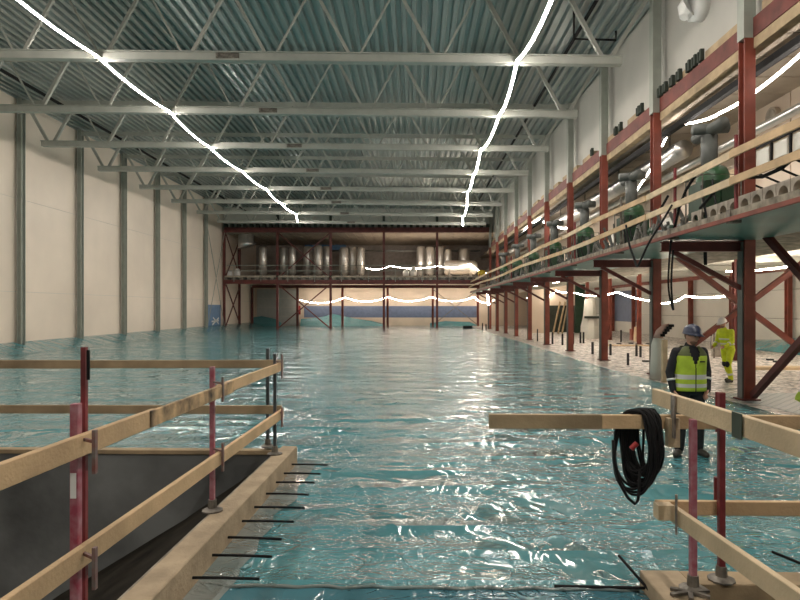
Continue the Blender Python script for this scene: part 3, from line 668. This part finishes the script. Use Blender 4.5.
b = MB(); b.add([p for p in drape_pts] + [(XW-1.3,p[1],0.0) for p in drape_pts], [(i,i+1,5+i,4+i) for i in range(3)]); o = b.build('draped_sheet', M['film']); tag(o, 'teal sheet heaped along the foot of the low right wall', 'plastic sheet')
# wrapped pipe bundle with black dotted hose and timber stud beside the second column
e = empty('wrapped_pipe', tuple(P(659,378,17.0)))
b = MB(); b.tube([P(658,379.2,17), P(658,360,17), P(657.5,345,17), P(658,338,17)], [.22,.2,.17,.13], 12); b.build('wrapping', M['soffit'], e, True)
b = MB(); b.tube([P(658,338,17), P(660,332,17), P(664,327.5,17), P(669,325,17)], [.13,.12,.09,.05], 10); b.build('hose_end', mat('pink wrap', (.55,.36,.30), .6), e, True)
b = MB()
for t in (0,.25,.5,.75,1): q = P(661,335,17).lerp(P(670,325.5,17), t); b.box(q-Vector((.07,.16,.04)), q+Vector((.05,.0,.035)))
b.build('black_clip', M['black'], e)
tag(e, 'pale wrapped pipe with curved top beside the man in the vest', 'pipe')
o = MB().bar(P(664,382.1,16.3), P(664.5,340,16.3), .12, .12).build('timber_stud', M['timber_p']); tag(o, 'upright pale timber stud beside the wrapped pipe', 'timber')
o = MB().bar(P(636,341.6,36), P(637,327,36), .2, .35).build('foam_block', M['timber_p']); tag(o, 'pale upright foam block before the right wall', 'block')
o = MB().bar(P(633,339.9,38), P(633,329,38), .3, .4).build('red_bucket', M['red']); tag(o, 'small red container before the right wall', 'container')
e = empty('trolley', (P(715,0,24).x, 24, 0))
b = MB(); b.tube([P(714,358,24), P(714,331,24), P(722,331,24), P(722,358,24)], .04, 6); b.tube([P(714,341,24), P(722,341,24)], .03, 6); b.build('frame', M['steel'], e)
b = MB(); b.box(P(715,357,24.1), P(721.5,336,24.4)); b.build('box', M['conc'], e); tag(e, 'small grey cart in front of the worker in yellow', 'cart')

# ------------------------------------------------------------------ left pit
def gbox(b, x0, y0, z0, x1, y1, z1, mi=0):
    p = [G(x0,y0),G(x1,y0),G(x1,y1),G(x0,y1)]
    return b.add([(q.x,q.y,z) for z in (z0,z1) for q in p], [(0,3,2,1),(4,5,6,7),(0,1,5,4),(1,2,6,5),(2,3,7,6),(3,0,4,7)], mi)
CT = .25
b = MB(); gbox(b, -14, 7.49, -3, -1.88, 7.60, CT-.09); struct(b.build('wall_pit_far', M['pit']))
b = MB(); gbox(b, -1.84, .4, -3, -1.68, 7.46, -.01); struct(b.build('wall_pit_side', M['pit']))
b = MB(); gbox(b, -14, .4, -3.1, -1.68, 7.62, -3.0); struct(b.build('floor', M['pitfloor']))
b = MB(); gbox(b, -14.2, .4, -3, -14, 7.62, -.01); struct(b.build('wall_pit_left', M['pit']))
b = MB(); gbox(b, -14.2, .2, -3, -1.68, .4, -.01); struct(b.build('wall_pit_near', M['pit']))
# near-black sloping surface on the curb side of the pit
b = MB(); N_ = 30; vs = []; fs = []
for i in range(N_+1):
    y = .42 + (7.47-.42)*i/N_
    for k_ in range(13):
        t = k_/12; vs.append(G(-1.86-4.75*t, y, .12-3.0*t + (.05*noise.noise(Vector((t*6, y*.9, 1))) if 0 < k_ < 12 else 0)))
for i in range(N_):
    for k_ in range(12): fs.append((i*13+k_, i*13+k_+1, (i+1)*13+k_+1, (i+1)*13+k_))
b.add(vs, fs); struct(b.build('wall_pit_slope', mat('black brown slope', (.022,.019,.014), .95, 0, .3, 2, spec=.1), smooth=True))
e = empty('pit_curb', tuple(G(-1.75, 6)))
b = MB(); gbox(b, -1.86, .5, 0, -1.665, 7.60, CT); b.build('side_beam', M['curb'], e, bevel=.008)
b = MB(); gbox(b, -1.89, .5, -.2, -1.86, 7.49, CT-.02); b.build('inner_board', M['curbside'], e)
b = MB(); gbox(b, -14, 7.47, CT-.085, -1.87, 7.60, CT-.03); b.build('far_beam', M['timber_g'], e, bevel=.005)
tag(e, 'dusty timber curb framing the left pit', 'curb')
# dusty strip between curb and film
b = MB(); N_ = 40; vs = []; fs = []
for i in range(N_+1):
    y = 3.5 + (7.8-3.5)*i/N_; wv = .24 + .12*noise.noise(Vector((y*2, 0, 3))); vs += [G(-1.665, y, .03), G(-1.665+wv, y, .008)]
for i in range(N_): fs.append((2*i, 2*i+1, 2*i+3, 2*i+2))
b.add(vs, fs); struct(b.build('trim_4', M['film_clear']))
# rebars sticking out of the curb
rb_l = [(4.21,.44),(4.60,.43),(4.96,.42),(5.34,.43),(5.72,.45),(6.14,.41),(6.54,.39),(6.90,.39),(7.30,.41),(3.8,.42)]
for i, (y, L_) in enumerate(rb_l):
    a = G(-1.70, y, .095); c = G(-1.665+L_+.04, y-.02-.012*(i%3), .10); o = MB().tube([a, a.lerp(c,.5)+Vector((0,0,.004)), c], .0105, 7).build('rebar', M['black'])
    tag(o, 'short black steel bar at the left curb, %s' % ('nearest, at the picture bottom' if i == 9 else 'farthest by the curb corner' if i == 8 else ORD[i+1] + ' from the front'), 'steel bar', 'steel bars along the left curb')

# guard posts
def guard(x, y, top, m, label, hooks=(), r=.022, foot='plate', ct=CT):
    e = empty('guard_post', tuple(G(x, y, ct))); p = G(x, y)
    b = MB(); b.box((p.x-r, p.y-r, ct+.02), (p.x+r, p.y+r, top)); b.build('shaft', m, e, bevel=.004)
    b = MB(); b.lathe([(0,0),(.09,0),(.09,.012),(.04,.03),(.035,.1),(0,.1)], (p.x,p.y,ct), 10); b.build('base_plate', M['steel'], e)
    for (dx, z0, z1) in hooks:
        b = MB(); q = G(x+dx, y-.1); b.box((q.x-.009, q.y-.012, z0), (q.x+.009, q.y+.012, z1)); b.bar((q.x, q.y, (z0+z1)/2+.05), (p.x, p.y, (z0+z1)/2+.05), .015, .015); b.build('rail_hook', M['hook'], e)
    tag(e, label, 'post'); return e
gl = guard(-1.83, 3.08, 1.507, M['post_p'], 'pinkish red guard post nearest in the left pit railing', ((.155,1.17,1.39),(.155,.59,.80)))
guard(-1.865, 5.15, 1.497, M['post_p'], 'pinkish red guard post in the middle of the left curb', ((.125,1.21,1.42),(.125,.62,.86)), .02)
guard(-2.03, 7.56, 1.497, M['post_g'], 'dark grey guard post at the far corner of the left pit', (), .02)
guard(-1.84, 7.17, 1.46, M['post_g'], 'grey guard post on the curb corner right of its twin', ((.11,1.17,1.46),(.11,.6,.83)), .018)
q = P(85,347,3.22); o = MB().box((q.x-.013,3.20,-.2),(q.x+.013,3.226,q.z)).build('guard_tube', M['post_r']); q2 = P(89,350,3.2); MB().box((q2.x-.008,3.19,1.62),(q2.x+.006,3.2,q2.z)).build('pin', M['black'], o); tag(o, 'tall dark red tube standing behind the left railing', 'tube')
q = G(-1.83, 3.08); b = MB(); b.box((q.x-.016,q.y-.0255,1.02),(q.x+.014,q.y-.0225,1.15)); b.build('sticker', M['white'], gl)
# rails of the left pit
def plank(pa, pb, ht, wd, m, parent=None, name='board'):
    return MB().bar(pa, pb, wd, ht).build(name, m, parent, bevel=.004)
e = empty('guard_rail', tuple(G(-1.77, 5, 1.2)))
plank(G(-1.797,1.1,1.302), G(-1.77,3.84,1.299), .11, .037, M['timber'], e); plank(G(-1.755,3.74,1.302), G(-1.755,5.35,1.299), .104, .028, M['timber_d'], e); plank(G(-1.783,5.03,1.302), G(-1.77,7.24,1.302), .102, .028, M['timber'], e)
tag(e, 'upper timber guard rail running along the left curb', 'rail')
e = empty('guard_rail', tuple(G(-1.77, 5, .6)))
plank(G(-1.787,1.1,.725), G(-1.77,7.24,.729), .11, .037, M['timber'], e); tag(e, 'lower timber guard rail running along the left curb', 'rail')
e = empty('guard_rail', tuple(G(-5, 7.5, 1.2))); plank(G(-9.0,7.52,1.288), G(-4.3,7.52,1.292), .107, .037, M['timber_g'], e); plank(G(-4.3,7.525,1.292), G(-1.825,7.525,1.302), .102, .033, M['timber_g'], e); tag(e, 'upper weathered rail across the far side of the left pit', 'rail')
e = empty('guard_rail', tuple(G(-5, 7.5, .6))); plank(G(-9.0,7.52,.715), G(-1.84,7.52,.725), .107, .037, M['timber_g'], e); tag(e, 'lower weathered rail across the far side of the left pit', 'rail')

# ------------------------------------------------------------------ right pit
CT2 = .12
e = empty('pit_curb', tuple(G(1.7, 4.3)))
b = MB(); gbox(b, 1.52, .5, -.02, 1.80, 4.35, .12); b.build('side_beam', M['curb'], e, bevel=.006)
b = MB(); gbox(b, 1.80, 4.14, -.02, 6, 4.35, CT2-.003); b.build('far_beam', M['timber_g'], e, bevel=.006)
tag(e, 'timber curb framing the right pit', 'curb')
b = MB(); gbox(b, 1.54, .4, -3, 1.80, 4.3, -.02); struct(b.build('wall_pit_side', M['pit']))
b = MB(); gbox(b, 1.80, 4.14, -3, 6, 4.3, -.02); struct(b.build('wall_pit_far', M['pit']))
b = MB(); gbox(b, 1.54, .4, -3.1, 6, 4.3, -3); struct(b.build('floor', M['pitfloor']))
guard(1.77, 4.05, 1.26, M['post_p'], 'worn pink guard post at the corner of the right pit', (), .021, ct=CT2)
gp = guard(2.03, 4.2, 1.42, M['post_r'], 'dark red guard post behind the right rails', (), .021, ct=CT2)
for i, (a, b_, x_, d_) in enumerate(((392,432,717.5,4.3),(477,502,716,4.26))):
    o = MB().tube([P(x_,b_,d_), P(x_,a,d_)], .016, 8).build('clamp_tube', M['post_r'], gp)
e = empty('guard_rail', tuple(G(1.72, 3.6, 1.3)))
plank(G(1.72,4.6,1.335), G(1.72,1.6,1.395), .115, .04, M['timber_p'], e)
q = G(1.69,4.17,1.33); MB().box((q.x-.008,q.y-.03,q.z-.22),(q.x+.004,q.y+.03,q.z+.07)).build('hook', M['bracket'], e)
q = G(1.69,3.32,1.36); MB().box((q.x-.004,q.y-.05,q.z-.07),(q.x+.002,q.y+.05,q.z+.07)).build('dark_strap', mat('dark green strap', (.06,.08,.06), .6), e)
tag(e, 'upper pale timber rail slanting to the right picture edge', 'rail')
e = empty('guard_rail', tuple(G(1.72, 3.6, .6)))
plank(G(1.72,4.34,.56), G(1.72,1.6,.70), .115, .04, M['timber_p'], e)
q = G(1.68,4.1,.60); MB().tube([(q.x,q.y,q.z-.13),(q.x,q.y,q.z+.14)], .009, 6).build('hook', M['bracket'], e); tag(e, 'lower pale timber rail slanting to the bottom right corner', 'rail')
e = empty('guard_rail', tuple(G(2, 4.26, 1.2)))
plank(G(.43,4.25,1.205), G(1.22,4.25,1.205), .10, .04, M['timber_g'], e); plank(G(1.22,4.25,1.205), G(6,4.28,1.20), .098, .04, M['timber'], e)
tag(e, 'upper timber rail with free end pointing left over the film', 'rail')
e = empty('guard_rail', tuple(G(3, 4.26, .6)))
plank(G(1.60,4.26,.60), G(6,4.28,.59), .10, .04, M['timber'], e); q = G(1.625,4.18,.60); MB().box((q.x-.05,q.y-.04,q.z-.05),(q.x+.06,q.y+.05,q.z+.05)).build('end_block', M['timber_p'], e)
tag(e, 'lower timber rail across the far side of the right pit', 'rail')
q = G(1.69,4.1,1.12); o = MB().box((q.x-.03,4.14,1.04),(q.x+.05,4.2,1.24)).build('timber_offcut', M['timber_p']); tag(o, 'small pale offcut wedged between the rails at the pink post', 'timber')
for i, pts in enumerate(([G(.9,4.3,.02),G(1.6,4.24,.04)],[G(1.42,4.5,.16),G(1.56,4.1,.02)],[G(2.95,4.42,.05),G(2.6,4.6,.16)])):
    o = MB().tube(pts, .011, 7).build('rebar', M['black']); tag(o, ['black steel bar lying on the film left of the right pit','black steel bar slanting up at the corner of the right pit','black steel bar end at the right behind the curb'][i], 'steel bar')
# clamp star at the foot of the pink post
q = G(1.72,3.98,CT2); b = MB()
for a in range(6): t = a*PI/3+.3; b.bar((q.x,q.y,q.z+.02),(q.x+.14*math.cos(t),q.y+.09*math.sin(t),q.z+.012),.03,.018)
o = b.build('post_clamp', M['steel']); tag(o, 'flat star shaped steel clamp on the right curb corner', 'clamp')
# seam of the near film
b = MB(); pts = [G(-1.66+i*.105, 4.27+.012*math.sin(i*1.7), .012+.006*math.sin(i*2.3)) for i in range(31)]; b.tube(pts, .014, 6); struct(b.build('trim_5', M['film_clear'], smooth=True))

# ------------------------------------------------------------------ coil of cable on the rail
b = MB()
loops = [(646,14,409,476,0),(648,13,410,474,.01),(650,12.5,409,478,.0),(644,15,410,480,.015),(640,17,409,483,.0),(638,17,411,486,.01),(643,16,410,489,.02),(635,19,411,487,.0),(634,20,410,492,.01),(633,20,411,489,.02),(642,19,409,485,.03),(636,20,411,495,.03),(650,11,411,472,.03),(647,14,410,470,.04),(639,18,412,484,.05),(652,10,412,468,.02)]
loops += [(641+4*math.sin(i*2.3), 11+5*math.sin(i*1.7+1)**2, 409+i%3, 470+8*math.sin(i*3.1)+i, .01*(i%5)) for i in range(12)]
for cx, w_, yt, yb, dy in loops:
    pts = []
    for k in range(32):
        t = 2*PI*k/32; c, s_ = math.cos(t), math.sin(t); sq = (abs(c)**.8)*(1 if c > 0 else -1)
        y_ = (yt+yb)/2 - s_*(yb-yt)/2; taper = 1 - .06*max(0,s_)
        d_ = 4.24 - .09*c - dy*.6
        pts.append(P(cx + sq*w_*taper + 1.5*math.sin(cx+3*t), y_, d_))
    b.tube(pts, .0095, 7, closed=True)
b.tube([P(x_,y_,4.2) for x_,y_ in ((613,440),(614,462),(620,484),(628,498),(635,504),(638,500),(639,488),(640,470))], .011, 7)
e = empty('cable_coil', tuple(P(640,412,4.24))); b.build('cable', M['black'], e, True)
q = P(634,446,4.07); MB().tube([q+Vector((-.02,0,-.02)), q+Vector((.02,0,.02))], .018, 10).build('red_plug', M['redp'], e); tag(e, 'thick coil of black cable hung over the timber rail end', 'cable coil')

# ------------------------------------------------------------------ people
def bake(obj):
    dg = bpy.context.evaluated_depsgraph_get(); dg.update(); me = bpy.data.meshes.new_from_object(obj.evaluated_get(dg)); old = obj.data
    obj.modifiers.clear(); obj.data = me; return obj
def rings(b, rs, n=24, mi=0):                   # rs: (center, rx, ry, power)
    vs = []; fs = []; k = len(rs)
    for c, rx, ry in rs:
        for j in range(n):
            a = 2*PI*j/n; ca, sa = math.cos(a), math.sin(a); f = (abs(ca)**2.5+abs(sa)**2.5)**(-1/2.5); vs.append((c[0]+rx*ca*f, c[1]+ry*sa*f, c[2]))
    for i in range(k-1):
        for j in range(n): fs.append((i*n+j, i*n+(j+1)%n, (i+1)*n+(j+1)%n, (i+1)*n+j))
    fs += [tuple(range(n))[::-1], tuple((k-1)*n+j for j in range(n))]
    b.add(vs, fs, mi)
def ball(b, c, r, sx=1, sy=1, sz=1, n=12):
    vs = []; fs = []; m_ = n//2
    for i in range(m_+1):
        ph = PI*i/m_ if 0 < i < m_ else (1e-3 if i == 0 else PI-1e-3)
        for j in range(n): a = 2*PI*j/n; vs.append((c[0]+r*sx*math.sin(ph)*math.cos(a), c[1]+r*sy*math.sin(ph)*math.sin(a), c[2]+r*sz*math.cos(ph)))
    for i in range(m_):
        for j in range(n): fs.append((i*n+j, (i+1)*n+j, (i+1)*n+(j+1)%n, i*n+(j+1)%n))
    fs += [tuple(range(n)), tuple(m_*n+j for j in range(n))[::-1]]
    b.add(vs, fs)
def limb(b, pts, rs, n=12):
    P_ = [Vector(p) for p in pts]; q = []; r2 = []
    for i in range(len(P_)-1):
        for k in range(4): t = k/4; q.append(P_[i].lerp(P_[i+1], t)); r2.append(rs[i]*(1-t)+rs[i+1]*t)
    q.append(P_[-1]); r2.append(rs[-1]); b.tube(q, r2, n)
    for p, r in zip(P_, rs): ball(b, p, r*.99, n=12)
def fuse(b, name, m, parent, vox, smooth=True):
    o = b.build(name, m, parent, False); r = o.modifiers.new('r', 'REMESH'); r.mode = 'VOXEL'; r.voxel_size = vox; r.use_smooth_shade = True
    s_ = o.modifiers.new('s', 'SMOOTH'); s_.iterations = 4; s_.factor = .5
    return o
skinm = mat('skin', (.50,.27,.19), .5, 0, .08); 
hv = mat('yellow green vest fabric', (.44,.60,.04), .6, 0, .08, 12); hvy = mat('fluorescent yellow fabric', (.68,.78,.02), .6, 0, .1, 12)
silver = mat('reflective tape', (.72,.72,.70), .35, .3, .05); navy = mat('black work fabric', (.012,.013,.018), .8, 0, .2, 6)
trou = mat('dark work trousers', (.018,.02,.022), .85, 0, .2, 6); bootm = mat('dark work boot', (.03,.028,.02), .6); whiteh = mat('white helmet', (.75,.72,.70), .35)
helm = mat('navy speckled helmet', (.012,.018,.045), .35, 0, .1, 28, col2=(.04,.05,.09)); beard = mat('short beard', (.20,.11,.075), .9)
vestsh = mat('grey green shoulder fabric', (.10,.12,.04), .7)
def person(loc, rz, J, label, jacket, trousers, vest, helmet_m, vox=.012, size=1.0):
    """J: joints in the figure's own frame, facing -Y"""
    root = empty('person', loc, True); root.rotation_euler = (0, 0, rz); tag(root, label, 'person')
    V = {k: Vector(v) for k, v in J.items()}
    H = V['head']; hr = J.get('_tilt', (0,0,0))
    # continuous body: torso, limbs, neck, head with face, hands with five fingers
    b = MB(); hd = MB()
    ball(hd, (0,0,0), .1, .76, .92, 1.12, 20); ball(hd, (0,-.022,-.062), .062, .85, .85, .85, 14); limb(hd, [(0,-.09,.012),(0,-.112,-.022)], [.010,.014], 8)
    ball(hd, (.078,.005,-.01), .025, .45, .9, 1.2, 10); ball(hd, (-.078,.005,-.01), .025, .45, .9, 1.2, 10); ball(hd, (0,-.078,-.055), .022, 1.2, .6, .5, 10)
    from mathutils import Euler
    R = Euler(hr).to_matrix()
    def hv_(p): return H + R @ Vector(p)
    b.add([hv_(v) for v in hd.v], hd.f)
    limb(b, [V['chest']+Vector((0,0,.12)), V['neck'], H+Vector((0,.01,-.05))], [.075,.056,.054])
    limb(b, [V['pelvis'], V['chest']], [.12,.12])
    for s in 'LR':
        limb(b, [V['chest'], V['sh'+s], V['el'+s], V['wr'+s]], [.08,.05,.038,.026]); limb(b, [V['pelvis'], V['hip'+s], V['kn'+s], V['an'+s]], [.09,.075,.05,.04])
        w_ = V['wr'+s]; hdv = (V['ha'+s] - w_).normalized(); sd = 1 if s == 'L' else -1
        side = hdv.cross(Vector((sd, .3, 0))).normalized(); nrm = side.cross(hdv).normalized()
        palm = w_ + hdv*.085
        for k in range(4):
            o_ = side*(k-1.5)*.021; L_ = (.066,.078,.073,.058)[k]
            limb(b, [w_+o_*.5, palm+o_], [.017,.012], 8)
            p1 = palm+o_+hdv*L_*.45+nrm*.004*sd; p2 = p1+hdv*L_*.28+nrm*.014*sd; p3 = p2+hdv*L_*.2+nrm*.02*sd
            limb(b, [palm+o_, p1, p2, p3], [.0105,.0095,.009,.008], 8)
        th = w_+hdv*.03-side*.03; limb(b, [w_+hdv*.015-side*.01, th, th+hdv*.035-side*.018, th+hdv*.06-side*.018+nrm*.012*sd], [.016,.013,.011,.009], 8)
    fuse(b, 'body', skinm, root, vox*.6)
    # hair and face details
    for s in (-1, 1): e_ = MB(); ball(e_, hv_((s*.032,-.084,.008)), .011, n=8); e_.build('eye', M['dark'], root, True)
    e_ = MB(); ball(e_, (0,-.024,-.078), .060, .92, .98, .72, 14); e_.v = [tuple(hv_(Vector(v))) for v in e_.v if True]; e_.build('beard', beard, root, True)
    e_ = MB(); ball(e_, (0,.022,.02), .098, .84, .92, 1.0, 16); e_.v = [tuple(hv_(Vector(v))) for v in e_.v]; e_.build('hair', beard, root, True)
    # helmet
    h = MB(); n = 24; prof = [(.0,.158),(.04,.155),(.08,.138),(.108,.105),(.120,.06),(.122,.035)]
    vs = []; fs = []
    for r, z in prof:
        for j in range(n): a = 2*PI*j/n; vs.append(hv_((r*math.cos(a)*.92, r*math.sin(a)*1.1, z)))
    for j in range(n):                         # brim
        a = 2*PI*j/n; fwd = max(0, -math.sin(a)); vs.append(hv_(((.130)*math.cos(a)*.92, (.130+.05*fwd**2)*math.sin(a)*1.1, .028-.012*fwd)))
    for j in range(n): a = 2*PI*j/n; vs.append(hv_((.112*math.cos(a)*.92, .112*math.sin(a)*1.1, .026)))
    for i in range(len(prof)+1):
        for j in range(n): fs.append((i*n+j, i*n+(j+1)%n, (i+1)*n+(j+1)%n, (i+1)*n+j))
    h.add(vs, fs); hh = h.build('helmet', helmet_m, root, True)
    rg = MB(); rg.tube([hv_((0,-.115,.07)), hv_((0,-.085,.135)), hv_((0,0,.162)), hv_((0,.085,.135)), hv_((0,.115,.07))], .012, 6); rg.build('ridge', helmet_m, hh, True)
    # jacket
    b = MB(); pe, ch = V['pelvis'], V['chest']; lean = (V['neck'] - pe)/1.55
    def at(t): return pe + lean*t
    tor = [(at(-.12), .175,.125),(at(.1), .18,.13),(at(.45), .168,.128),(at(.8), .182,.135),(at(1.1), .186,.132),(at(1.3), .165,.112),(at(1.42), .12,.09),(at(1.5), .08,.07)]
    rings(b, tor)
    for s in 'LR': limb(b, [V['sh'+s]*.5+at(1.2)*.5, V['sh'+s], V['el'+s], V['wr'+s]], [.07,.072,.060,.044])
    limb(b, [at(1.35), V['neck']+Vector((0,.01,-.005))], [.085,.068])
    fuse(b, 'jacket', jacket, root, vox)
    b = MB()
    for s in 'LR':
        a_ = V['el'+s].lerp(V['wr'+s], .35); c_ = V['el'+s].lerp(V['wr'+s], .47); b.tube([a_, c_], .0625 if not vest else .060, 14)
    b.build('sleeve_band', silver, root, True)
    # trousers
    b = MB(); rings(b, [(at(-.22)+Vector((0,0,-.04)), .165,.12),(at(-.05), .175,.13),(at(.12), .165,.12)])
    for s in 'LR': limb(b, [V['hip'+s]+Vector((0,0,.0)), V['hip'+s].lerp(V['kn'+s],.4), V['kn'+s], V['kn'+s].lerp(V['an'+s],.4), V['an'+s]+Vector((0,0,.0))], [.105,.095,.073,.072,.066])
    fuse(b, 'trousers', trousers, root, vox)
    if not vest:
        for s in 'LR':
            a_ = V['kn'+s].lerp(V['an'+s], .6); c_ = V['kn'+s].lerp(V['an'+s], .72); MB().tube([a_, c_], .079, 14).build('leg_band', silver, root, True)
            kp = MB(); ball(kp, V['kn'+s]+Vector((0,-.035,0)), .068, 1,.9,1.3, 12); kp.build('knee_pad', navy, root, True)
        b = MB()
        for t in (.25,.62): rings(b, [(at(t), .186,.142),(at(t+.12), .186,.142)])
        b.build('torso_band', silver, root, True)
    # boots
    for s in 'LR':
        a_ = V['an'+s]; t_ = V['to'+s]; fz = t_.z; b = MB()
        limb(b, [a_+Vector((0,0,.08)), a_, Vector((a_.x, a_.y+.02, fz+.03))], [.062,.055,.048])
        dr = (t_-a_); dr.z = 0; 
        limb(b, [Vector((a_.x,a_.y,fz+.035))-dr*.12, Vector((a_.x,a_.y,fz+.045))+dr*.5, Vector((t_.x,t_.y,fz+.035))], [.045,.05,.042])
        fuse(b, 'boot', bootm, root, .01)
    if vest:
        n = 72; prof = [(-.18,.205,.152),(.1,.203,.153),(.45,.195,.15),(.8,.198,.152),(1.05,.204,.152),(1.2,.200,.144),(1.32,.178,.126),(1.42,.142,.106),(1.5,.108,.088)]
        b = MB(); vs = []; fs = []; mi = []
        # refine
        pr_ = []
        for i in range(len(prof)-1):
            for k in range(4): t = k/4; pr_.append(tuple(prof[i][q]*(1-t)+prof[i+1][q]*t for q in range(3)))
        pr_.append(prof[-1])
        for t, rx, ry in pr_:
            c = at(t)
            for j in range(n): a = 2*PI*(j+.5)/n; ca, sa = math.cos(a), math.sin(a); f = (abs(ca)**2.5+abs(sa)**2.5)**(-1/2.5); vs.append((c[0]+rx*ca*f, c[1]+ry*sa*f, c[2]))
        for i in range(len(pr_)-1):
            t = (pr_[i][0]+pr_[i+1][0])/2
            for j in range(n):
                a = 2*PI*(j+1)/n; dx = math.cos(a)*.2; front = math.sin(a) < 0
                if front and t > .72 and abs(dx) < (t-.72)*.125: continue          # V neck
                if t > .85 and abs(math.cos(a)) > .955 - max(0, t-1.05)*.22: continue                # armholes
                fs.append((i*n+j, i*n+(j+1)%n, (i+1)*n+(j+1)%n, (i+1)*n+j))
                m_ = 1 if (-.06 < t < .14 or .28 < t < .48) else (2 if t > 1.18 else 0)
                mi.append(m_)
        b.v = vs; b.f = fs; b.m = mi; o = b.build('safety_vest', [hv, silver, vestsh], root, True); sm = o.modifiers.new('s', 'SOLIDIFY'); sm.thickness = .012; sm.offset = 1
        zp = MB(); zp.bar(at(-.18)+Vector((.0,-.166,0)), at(.72)+Vector((0,-.162,0)), .012, .01); zp.build('zipper', navy, root)
        lg = MB(); c_ = at(.95)+Vector((.085,-.166,0)); lg.box(c_-Vector((.035,.004,.008)), c_+Vector((.035,.004,.008))); lg.build('chest_mark', navy, root)
    return root
std = dict(pelvis=(0,0,.95), chest=(0,0,1.22), neck=(0,-.01,1.50), head=(.02,-.03,1.625),
    shL=(.185,0,1.405), elL=(.262,.03,1.13), wrL=(.215,-.07,.90), haL=(.14,-.13,.82), shR=(-.185,0,1.405), elR=(-.262,.03,1.13), wrR=(-.245,-.03,.89), haR=(-.21,-.08,.80),
    hipL=(.10,0,.90), knL=(.125,-.02,.50), anL=(.135,.02,.09), toL=(.15,-.17,0), hipR=(-.10,0,.90), knR=(-.125,-.02,.50), anR=(-.135,.02,.09), toR=(-.27,-.14,0), _tilt=(.10,0,.30))
q = P(689.5,455,8.2)
person((q.x, 8.2, 0), .06, std, 'man in navy helmet and yellow-green vest standing behind the right rail', navy, trou, True, helm, .012)
walk = dict(pelvis=(0,.02,.93), chest=(0,-.06,1.19), neck=(0,-.15,1.47), head=(0,-.20,1.60),
    shL=(.19,-.08,1.38), elL=(.24,-.12,1.10), wrL=(.18,-.33,.98), haL=(.15,-.44,.96), shR=(-.19,-.08,1.38), elR=(-.24,-.10,1.10), wrR=(-.2,-.30,.96), haR=(-.17,-.41,.93),
    hipL=(.10,.02,.88), knL=(.12,-.12,.49), anL=(.12,-.02,.09), toL=(.13,-.2,0), hipR=(-.10,.02,.88), knR=(-.11,.05,.49), anR=(-.12,.27,.12), toR=(-.12,.09,.0), _tilt=(.35,0,0))
q = P(727.5,381,16.4)
person((q.x, 16.4, 0), -1.15, walk, 'worker in yellow suit and white helmet stepping left beside the big column', hvy, hvy, False, whiteh, .02)
kneel = dict(pelvis=(0,.1,.42), chest=(0,-.1,.62), neck=(0,-.3,.80), head=(0,-.4,.86),
    shL=(.19,-.22,.76), elL=(.24,-.36,.52), wrL=(.2,-.5,.3), haL=(.19,-.56,.2), shR=(-.19,-.22,.76), elR=(-.24,-.36,.52), wrR=(-.2,-.5,.3), haR=(-.19,-.56,.2),
    hipL=(.10,.1,.38), knL=(.14,-.22,.30), anL=(.14,.0,.09), toL=(.15,-.17,0), hipR=(-.10,.1,.38), knR=(-.14,-.12,.08), anR=(-.14,.28,.07), toR=(-.14,.34,.0), _tilt=(.7,0,0))
q = P(803,414,11.4)
person((q.x-.18, 10.9, 0), 1.9, kneel, 'crouching worker in yellow-green cut off by the right picture edge', hv, hv, False, whiteh, .02)
bpy.context.view_layer.update()
